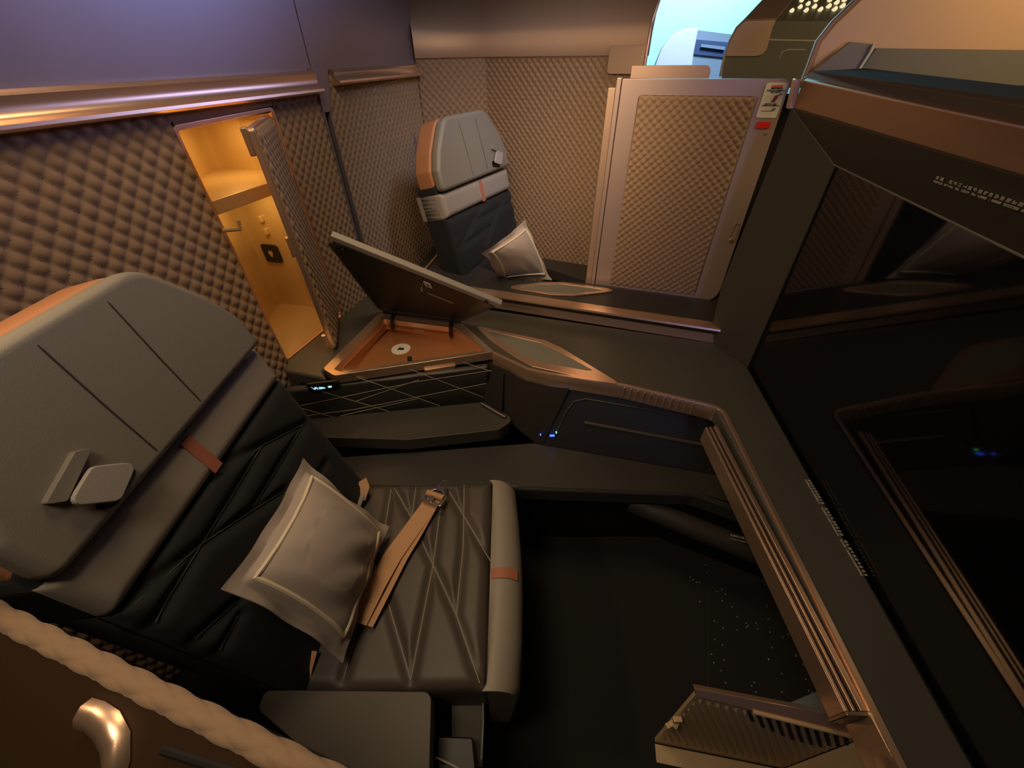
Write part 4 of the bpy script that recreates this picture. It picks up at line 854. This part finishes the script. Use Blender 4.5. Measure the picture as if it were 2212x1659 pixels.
ledge_sweep('upper_brown_face', [(-0.004, 0.680), (0.010, 0.680), (0.014, 0.684), (0.018, 0.698), (-0.004, 0.698)], BROWNPANEL)
ledge_sweep('bronze_lip', [(-0.02, 0.698), (0.022, 0.698), (0.026, 0.702), (0.024, 0.7085), (0.006, 0.7105), (-0.02, 0.7105)], BRONZE)
lt_poly = [L0 - ldir * 0.16 + ld_n * 0.02, L1 + ldir * 0.0 + ld_n * 0.02, L1 + ldir * 0.0 + ld_n * 0.20, (0.4256, 1.5574, 0.7100), (0.3287, 1.4266, 0.7100), (0.0053, 1.5210, 0.7100), (-0.2201, 1.7795, 0.7100)]
lt_poly = [(p[0], p[1]) for p in lt_poly]
fz = 0.708
far_top = [(p[0], p[1]) for p in [(-0.3928, 1.5799, 0.7080), (-0.3161, 1.9493, 0.7080), (-0.1297, 1.7025, 0.7080), (0.0153, 1.5420, 0.7080), (0.3658, 1.4252, 0.7080), (0.4303, 1.4671, 0.7080), (0.8258, 1.3515, 0.7080), (0.9008, 1.3788, 0.7080), (0.7304, 1.2172, 0.7080)]]
prism('leather_top', [(p[0], p[1]) for p in [(-0.3905, 1.5664, 0.7080), (-0.3215, 1.9557, 0.7080), (-0.1753, 1.7558, 0.7080), (-0.0042, 1.5604, 0.7080), (0.4201, 1.5094, 0.7080), (0.6072, 1.4896, 0.7080), (0.8680, 1.4508, 0.7080), (1.0450, 1.6063, 0.7080), (0.9540, 1.3397, 0.7080), (0.7444, 1.1791, 0.7080)]], 0.66, fz, DARKLEATHER, led, bevel=0.004)
fi_o = [(p[0], p[1]) for p in [(-0.0332, 1.4844, 0.7100), (0.1213, 1.5166, 0.7100), (0.2181, 1.5172, 0.7100), (0.4509, 1.4341, 0.7100), (0.2508, 1.3983, 0.7100), (0.1604, 1.4093, 0.7100)]]
fi_i = [(p[0], p[1]) for p in [(0.0143, 1.4785, 0.7100), (0.1260, 1.4994, 0.7100), (0.2105, 1.5004, 0.7100), (0.4010, 1.4359, 0.7100), (0.2492, 1.4138, 0.7100), (0.1654, 1.4247, 0.7100)]]
ring('inset_frame', FLOORFR, rnd(fi_o, 0.02, 3), rnd(fi_i, 0.015, 3), 0.709, 0.7145, BRONZE, led, bevel=0.001)
prism('inset_pad', rnd(fi_i, 0.015, 3), 0.709, 0.7125, GREYLEATHER, led)
tube('corner_bead', [(-0.3222, 1.9443, 0.7100), (-0.3669, 1.7434, 0.7100), (-0.3997, 1.5986, 0.7100), (-0.3875, 1.5621, 0.7100), (-0.3457, 1.5343, 0.7100)], 0.006, BRONZE, led)
lfar = prism('side_pad', [(p[0], p[1]) for p in [(-0.5992, 1.5239, 0.6600), (-0.4621, 1.7477, 0.6600), (-0.3973, 2.1588, 0.6600), (-0.3321, 2.1015, 0.6600), (-0.4158, 1.6677, 0.6600), (-0.4626, 1.4392, 0.6600)]], 0.61, 0.665, DARKLEATHER, led, bevel=0.01, seg=3)
prism('core', [(p[0], p[1]) for p in (L0 + ld_n * 0.01 - ldir * 0.14, L1 + ld_n * 0.01 + ldir * 0.2, L1 + ld_n * 0.12 + ldir * 0.2, L0 + ld_n * 0.12 - ldir * 0.14)], 0.30, 0.659, BLACKPLASTIC, led)
fa_ = thing('far_armrest', 'black leather armrest at the foot of the far quilted wall', 'armrest', (0.2965, 1.8587, 0.6200))
prism('pad', rnd([(p[0], p[1]) for p in [(0.1592, 2.0513, 0.6000), (0.4487, 1.9202, 0.6000), (0.4601, 1.8533, 0.6000), (0.4286, 1.7810, 0.6000), (0.3716, 1.7630, 0.6000), (0.1635, 1.9318, 0.6000)]], 0.02), 0.55, 0.60, DARKLEATHER, fa_, bevel=0.012, seg=3)
prism('support', [(p[0], p[1]) for p in [(0.1824, 2.0257, 0.6000), (0.4213, 1.8988, 0.6000), (0.3849, 1.8189, 0.6000), (0.1771, 1.9543, 0.6000)]], 0.0, 0.549, BLACKPLASTIC, fa_)

# ------------------------------------------------------------------ sliding door of the far suite
DR0 = (0.4114, 1.4850, 0.7200); DFr = vfr((0.3525, 1.5064, 1.3843), -20)
sd_ = thing('sliding_door', 'bronze-framed quilted privacy door carrying a white notice and a red tag', 'door', (DFr.o.x, DFr.o.y, 0.71))
dx = lambda p: DFr.inv(p)
oR = dx((0.7785, 1.3514, 1.3747))[0] + 0.004; zTop = 1.382
outer = [(0.0, 0.712), (oR + 0.02, 0.712), (oR, zTop), (0.0, zTop)]
iL = dx((0.4053, 1.4872, 1.3417))[0]; iR = dx((0.7165, 1.3740, 1.3399))[0]; iB = dx((0.7147, 1.3746, 0.7197))[1]; iT = dx((0.4053, 1.4872, 1.3417))[1]
inner = [(iL + 0.004, iB), (iR, iB), (iR, iT), (iL, iT)]
ring('frame', DFr, rnd([(0, 0.70), (oR + 0.012, 0.70), (oR, zTop), (0, zTop)], [0.004, 0.06, 0.018, 0.004], 6), rnd(inner, 0.010, 6), -0.03, 0.0, PEARLB, sd_, bevel=0.002)
quilt('quilted_inset', DFr, iL + 0.001, iR - 0.001, iB - 0.002, iT, sd_, cx=0.026, cy=0.024, amp=0.0065, th=0.01, edge=0.004, step=0.0028)
nc = [dx((0.7268, 1.3702, 1.3745)), dx((0.7661, 1.3559, 1.3706)), dx((0.7766, 1.3521, 1.2896)), dx((0.7333, 1.3679, 1.2930))]
nf = rnd([nc[3], nc[2], nc[1], nc[0]], 0.006)
nx0 = min(nc[0][0], nc[3][0]); nx1 = max(nc[1][0], nc[2][0]); nz1 = nc[0][1]; nz0 = nc[3][1]
np_ = slab('notice', DFr, rnd([(nx0, nz0), (nx1, nz0), (nx1, nz1), (nx0, nz1)], 0.006), 0.0005, 0.0015, WHITE, sd_)
wN = nx1 - nx0; hN = nz1 - nz0
def nb(nm, x0, z0, x1, z1, m, sk=0.0): return slab(nm, DFr, [(nx0 + x0 * wN, nz0 + z0 * hN), (nx0 + x1 * wN, nz0 + z0 * hN), (nx0 + (x1 + sk) * wN, nz0 + z1 * hN), (nx0 + (x0 + sk) * wN, nz0 + z1 * hN)], 0.0015, 0.0019, m, np_)
nb('red_heading', 0.28, 0.90, 0.80, 0.925, REDP); nb('red_heading', 0.28, 0.865, 0.80, 0.89, REDP)
glyphs('notice_text', Fr(DFr(nx0 + 0.26 * wN, nz0 + 0.82 * hN, 0.0018), DFr.ex, DFr.ey), 9, 0.0032, 0.0034, BLACKP, np_)
glyphs('notice_text', Fr(DFr(nx0 + 0.12 * wN, nz0 + 0.765 * hN, 0.0018), DFr.ex, DFr.ey), 14, 0.0030, 0.0033, BLACKP, np_)
glyphs('notice_text', Fr(DFr(nx0 + 0.30 * wN, nz0 + 0.72 * hN, 0.0018), DFr.ex, DFr.ey), 8, 0.0030, 0.0033, BLACKP, np_)
nb('pictogram', 0.48, 0.45, 0.66, 0.64, MAROON, 0.10); nb('pictogram', 0.62, 0.64, 0.80, 0.70, GREYPLASTIC, 0.2)
glyphs('notice_text', Fr(DFr(nx0 + 0.22 * wN, nz0 + 0.385 * hN, 0.0018), DFr.ex, DFr.ey), 10, 0.0030, 0.0033, BLACKP, np_)
glyphs('notice_text', Fr(DFr(nx0 + 0.12 * wN, nz0 + 0.34 * hN, 0.0018), DFr.ex, DFr.ey), 13, 0.0030, 0.0033, BLACKP, np_)
nb('pictogram', 0.16, 0.185, 0.60, 0.205, MAROON); nb('pictogram', 0.58, 0.19, 0.74, 0.29, GREYPLASTIC, 0.12)
rc = [dx((0.7321, 1.3683, 1.2828)), dx((0.7673, 1.3555, 1.2837)), dx((0.7683, 1.3551, 1.2678)), dx((0.7339, 1.3676, 1.2667))]
slab('red_tag', DFr, rnd([rc[3], rc[2], rc[1], rc[0]], [0.002, 0.002, 0.002, 0.012]), 0.0005, 0.003, REDP, sd_, bevel=0.0005)
pu = [dx((0.7740, 1.3530, 0.9341)), dx((0.7766, 1.3521, 0.9972))]
ring('finger_slot', DFr, rnd([(pu[0][0] - 0.011, pu[0][1] - 0.004), (pu[0][0] + 0.011, pu[0][1] - 0.004), (pu[1][0] + 0.006, pu[1][1]), (pu[1][0] - 0.010, pu[1][1])], 0.009), rnd([(pu[0][0] - 0.008, pu[0][1] - 0.001), (pu[0][0] + 0.008, pu[0][1] - 0.001), (pu[1][0] + 0.004, pu[1][1] - 0.003), (pu[1][0] - 0.007, pu[1][1] - 0.003)], 0.007), 0.0, 0.002, BRONZE, sd_)
bxp = dx((0.7713, 1.3540, 0.9386)); slab('latch_button', DFr, [(bxp[0] + 0.007 * math.cos(k * math.pi / 8), bxp[1] + 0.007 * math.sin(k * math.pi / 8)) for k in range(16)], 0.0, 0.005, BRONZE, sd_, bevel=0.001)
bxp = dx((0.7662, 1.3559, 1.2539)); slab('screw', DFr, [(bxp[0] + 0.003 * math.cos(k * math.pi / 8), bxp[1] + 0.003 * math.sin(k * math.pi / 8)) for k in range(16)], 0.0, 0.002, BRONZE, sd_)
struct(slab('trim_5', DFr, [(-0.016, 0.62), (-0.002, 0.62), (-0.002, 1.385), (-0.016, 1.385)], -0.02, 0.006, PEARLB, bevel=0.002))
struct(slab('trim_5', DFr, [(-0.040, 0.62), (-0.017, 0.62), (-0.017, 1.36), (-0.040, 1.36)], -0.03, 0.0, BRONZE_SOFT, bevel=0.002))

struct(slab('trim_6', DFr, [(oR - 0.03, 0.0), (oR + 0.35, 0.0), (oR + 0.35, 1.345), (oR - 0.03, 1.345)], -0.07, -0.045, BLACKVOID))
# ------------------------------------------------------------------ beyond: other suites and the aisle
st = thing('low_partition', 'low bronze partition edge just behind the top of the sliding door', 'partition', (0.5458, 1.6033, 1.3871))
f_ = vfr((0.4585, 1.6351, 1.3812), -20); fi = lambda p: f_.inv(p)
a0 = fi((0.6418, 1.5684, 1.3985))
slab('panel', f_, rnd([(-0.05, 1.0), (a0[0], 1.0), (a0[0], fi((0.5407, 1.6052, 1.4092))[1]), (-0.05, fi((0.5407, 1.6052, 1.4092))[1])], [0.002, 0.002, 0.02, 0.002]), -0.02, 0.0, BRONZE_SOFT, st, bevel=0.002)
gs = thing('aisle_shell', 'tall grey-green suite shell with bronze corner and pale round perforations', 'partition', (1.1562, 2.2431, 1.3731))
def P1(l): return [Vector(p) for p in l]
poly3('lower_panel', P1([(1.0058, 2.2979, 1.3056), (0.9926, 2.3027, 1.4147), (0.9959, 2.3015, 1.4700), (1.0085, 2.2969, 1.5154), (1.0263, 2.2904, 1.5357), (1.4221, 2.1464, 1.5245), (1.5183, 2.1114, 1.3092)]), 0.05, GREEN, gs, bevel=0.004)
poly3('upper_panel', P1([(1.0263, 2.2904, 1.5357), (1.4221, 2.1464, 1.5245), (1.6662, 2.3205, 1.6781), (1.2866, 2.5008, 1.7018)]), 0.05, GREEN, gs, bevel=0.004)
poly3('bronze_corner', [p + Vector((-0.003, -0.008, 0.0)) for p in P1([(0.9912, 2.3032, 1.4195), (0.9950, 2.3018, 1.4731), (1.0085, 2.2969, 1.5154), (1.0292, 2.2894, 1.5370), (1.1434, 2.2478, 1.5367), (1.1399, 2.2491, 1.5092), (1.1437, 2.2477, 1.4398), (1.1306, 2.2525, 1.4228), (1.1059, 2.2615, 1.4183)])], 0.01, BRONZE_SOFT, gs, bevel=0.002)
poly3('bronze_top', [p + Vector((-0.003, -0.008, 0.004)) for p in P1([(1.0292, 2.2894, 1.5370), (1.1434, 2.2478, 1.5367), (1.3361, 2.4773, 1.6987), (1.2866, 2.5008, 1.7018)])] if False else [p + Vector((-0.003, -0.008, 0.004)) for p in P1([(1.0280, 2.2898, 1.5356), (1.1434, 2.2478, 1.5367), (1.2372, 2.3428, 1.6026), (1.3443, 2.4734, 1.6982), (1.2615, 2.5127, 1.7034), (1.1344, 2.3882, 1.6071)])], 0.01, BRONZE_SOFT, gs, bevel=0.002)
tube('edge_bead', P1([(0.9934, 2.3024, 1.3485), (0.9900, 2.3036, 1.3984), (0.9912, 2.3032, 1.4195), (0.9950, 2.3018, 1.4731), (1.0085, 2.2969, 1.5154), (1.0280, 2.2898, 1.5356), (1.1344, 2.3882, 1.6071), (1.2615, 2.5127, 1.7034)]), 0.006, BRONZE, gs)
tube('joint_line', P1([(1.1321, 2.2519, 1.4736), (1.2901, 2.1944, 1.4676), (1.4501, 2.1362, 1.4618)]), 0.003, CREAMP, gs, n=6)
tube('panel_line', P1([(1.2012, 2.2268, 1.4126), (1.2041, 2.2257, 1.4328), (1.2216, 2.2193, 1.4402), (1.2849, 2.1963, 1.4393)]), 0.002, CREAMP, gs, n=6)
for i, px in enumerate([(1.2131, 2.2819, 1.5633), (1.2634, 2.2631, 1.5630), (1.3135, 2.2471, 1.5643), (1.3622, 2.2289, 1.5641), (1.2476, 2.2896, 1.5747), (1.2976, 2.2707, 1.5744), (1.3467, 2.2522, 1.5740), (1.3935, 2.2347, 1.5737), (1.2798, 2.2954, 1.5846), (1.3790, 2.2605, 1.5853), (1.2625, 2.3230, 1.5966), (1.3127, 2.3038, 1.5961), (1.3597, 2.2831, 1.5941), (1.4097, 2.2638, 1.5935)]):
    p = Vector(px); tube('perforation', [p + Vector((0, -0.012, 0.004)), p + Vector((0, 0.02, -0.01))], 0.0075, CREAMGLOW, gs, n=14)
ns = thing('front_shell', 'golden curved shell of the suite beyond the screen wall, upper right', 'partition', (0.8133, 1.3157, 1.4031))
nf_ = P1([(0.7983, 1.3205, 1.3759), (0.7992, 1.3203, 1.4127), (0.7986, 1.3205, 1.4585), (0.8152, 1.3151, 1.4930), (0.8514, 1.3033, 1.5408), (0.9084, 1.2848, 1.5982)])
poly3('shell_panel', nf_ + P1([(1.3241, 1.1497, 1.5766), (1.4333, 1.1142, 1.4306), (0.9226, 1.2802, 1.4442), (0.9065, 1.2854, 1.3876)]), 0.02, GOLDSHELL, ns)
tube('shell_edge', nf_, 0.008, BRONZE, ns, n=10)
poly3('grey_panel', P1([(0.9254, 1.2793, 1.4441), (1.4310, 1.1150, 1.4337), (1.4819, 1.0984, 1.3656), (0.9148, 1.2827, 1.3781), (0.9122, 1.2836, 1.3838)]), 0.02, GREEN, ns).location = (0, 0, 0)
bks = [(0.7997, 1.3201, 1.3858), (0.8419, 1.3064, 1.4309), (0.8672, 1.2982, 1.4573), (0.9146, 1.2828, 1.4530), (0.9145, 1.2828, 1.4372), (0.9048, 1.2860, 1.3914)]
poly3('bracket', [Vector(p) - Vector((0.02, 0.03, 0.0)) * 1.0 for p in bks], 0.02, GREYPLASTIC, ns, bevel=0.002)
poly3('recess', [Vector(p) + Vector((0, 0.04, 0)) for p in ((0.8539, 1.3025, 1.4029), (1.5281, 1.0834, 1.3999), (1.7182, 1.0217, 1.1581), (0.9809, 1.2612, 1.1078))], 0.02, BLACKVOID, ns)  # black panel standing in for the shade below the grey panel
tube('bracket_edge', [Vector(p) - Vector((0.022, 0.034, 0.0)) for p in (bks[3], bks[4], bks[5])], 0.003, CREAMP, ns)
fsu = thing('distant_suite', 'white curved suite shell and blue-grey seat console in the cyan light beyond', 'seat shell', (1.1, 3.4, 1.0))
poly3('white_shell', P1([(1.0071, 3.4081, 1.2164), (1.0019, 3.4086, 1.3432), (1.0326, 3.4059, 1.4506), (1.0904, 3.4008, 1.5185), (1.1561, 3.3951, 1.5465), (1.2420, 3.3876, 1.5495), (1.2449, 3.3873, 1.4361), (1.2695, 3.3852, 1.2143)]), 0.05, PALE, fsu, bevel=0.01)
poly3('console_back', [p + Vector((0, 0.06, 0)) for p in P1([(1.2294, 3.3887, 1.5431), (1.5129, 3.3639, 1.5122), (1.6370, 3.3530, 1.1591), (1.2583, 3.3861, 1.1618)])], 0.05, BLUEGREY, fsu)
poly3('console_recess', [p + Vector((0, 0.05, 0)) for p in P1([(1.2281, 3.3888, 1.4961), (1.4972, 3.3652, 1.4742), (1.5245, 3.3629, 1.3950), (1.2309, 3.3885, 1.4223)])], 0.01, DARKBLUE, fsu)
poly3('console_slot', [p + Vector((0, 0.035, 0)) for p in P1([(1.2942, 3.3830, 1.4702), (1.4516, 3.3692, 1.4542), (1.4510, 3.3693, 1.4381), (1.2924, 3.3832, 1.4564)])], 0.006, BLUEGREY, fsu)
box('base', (1.35, 3.5, 0.52), (0.9, 0.4, 1.04), PALE, fsu, rz=-0.1, bevel=0.02)
struct(box('wall_aisle', (1.6, 7.2, 2.0), (9.0, 0.1, 6.0), PALE))
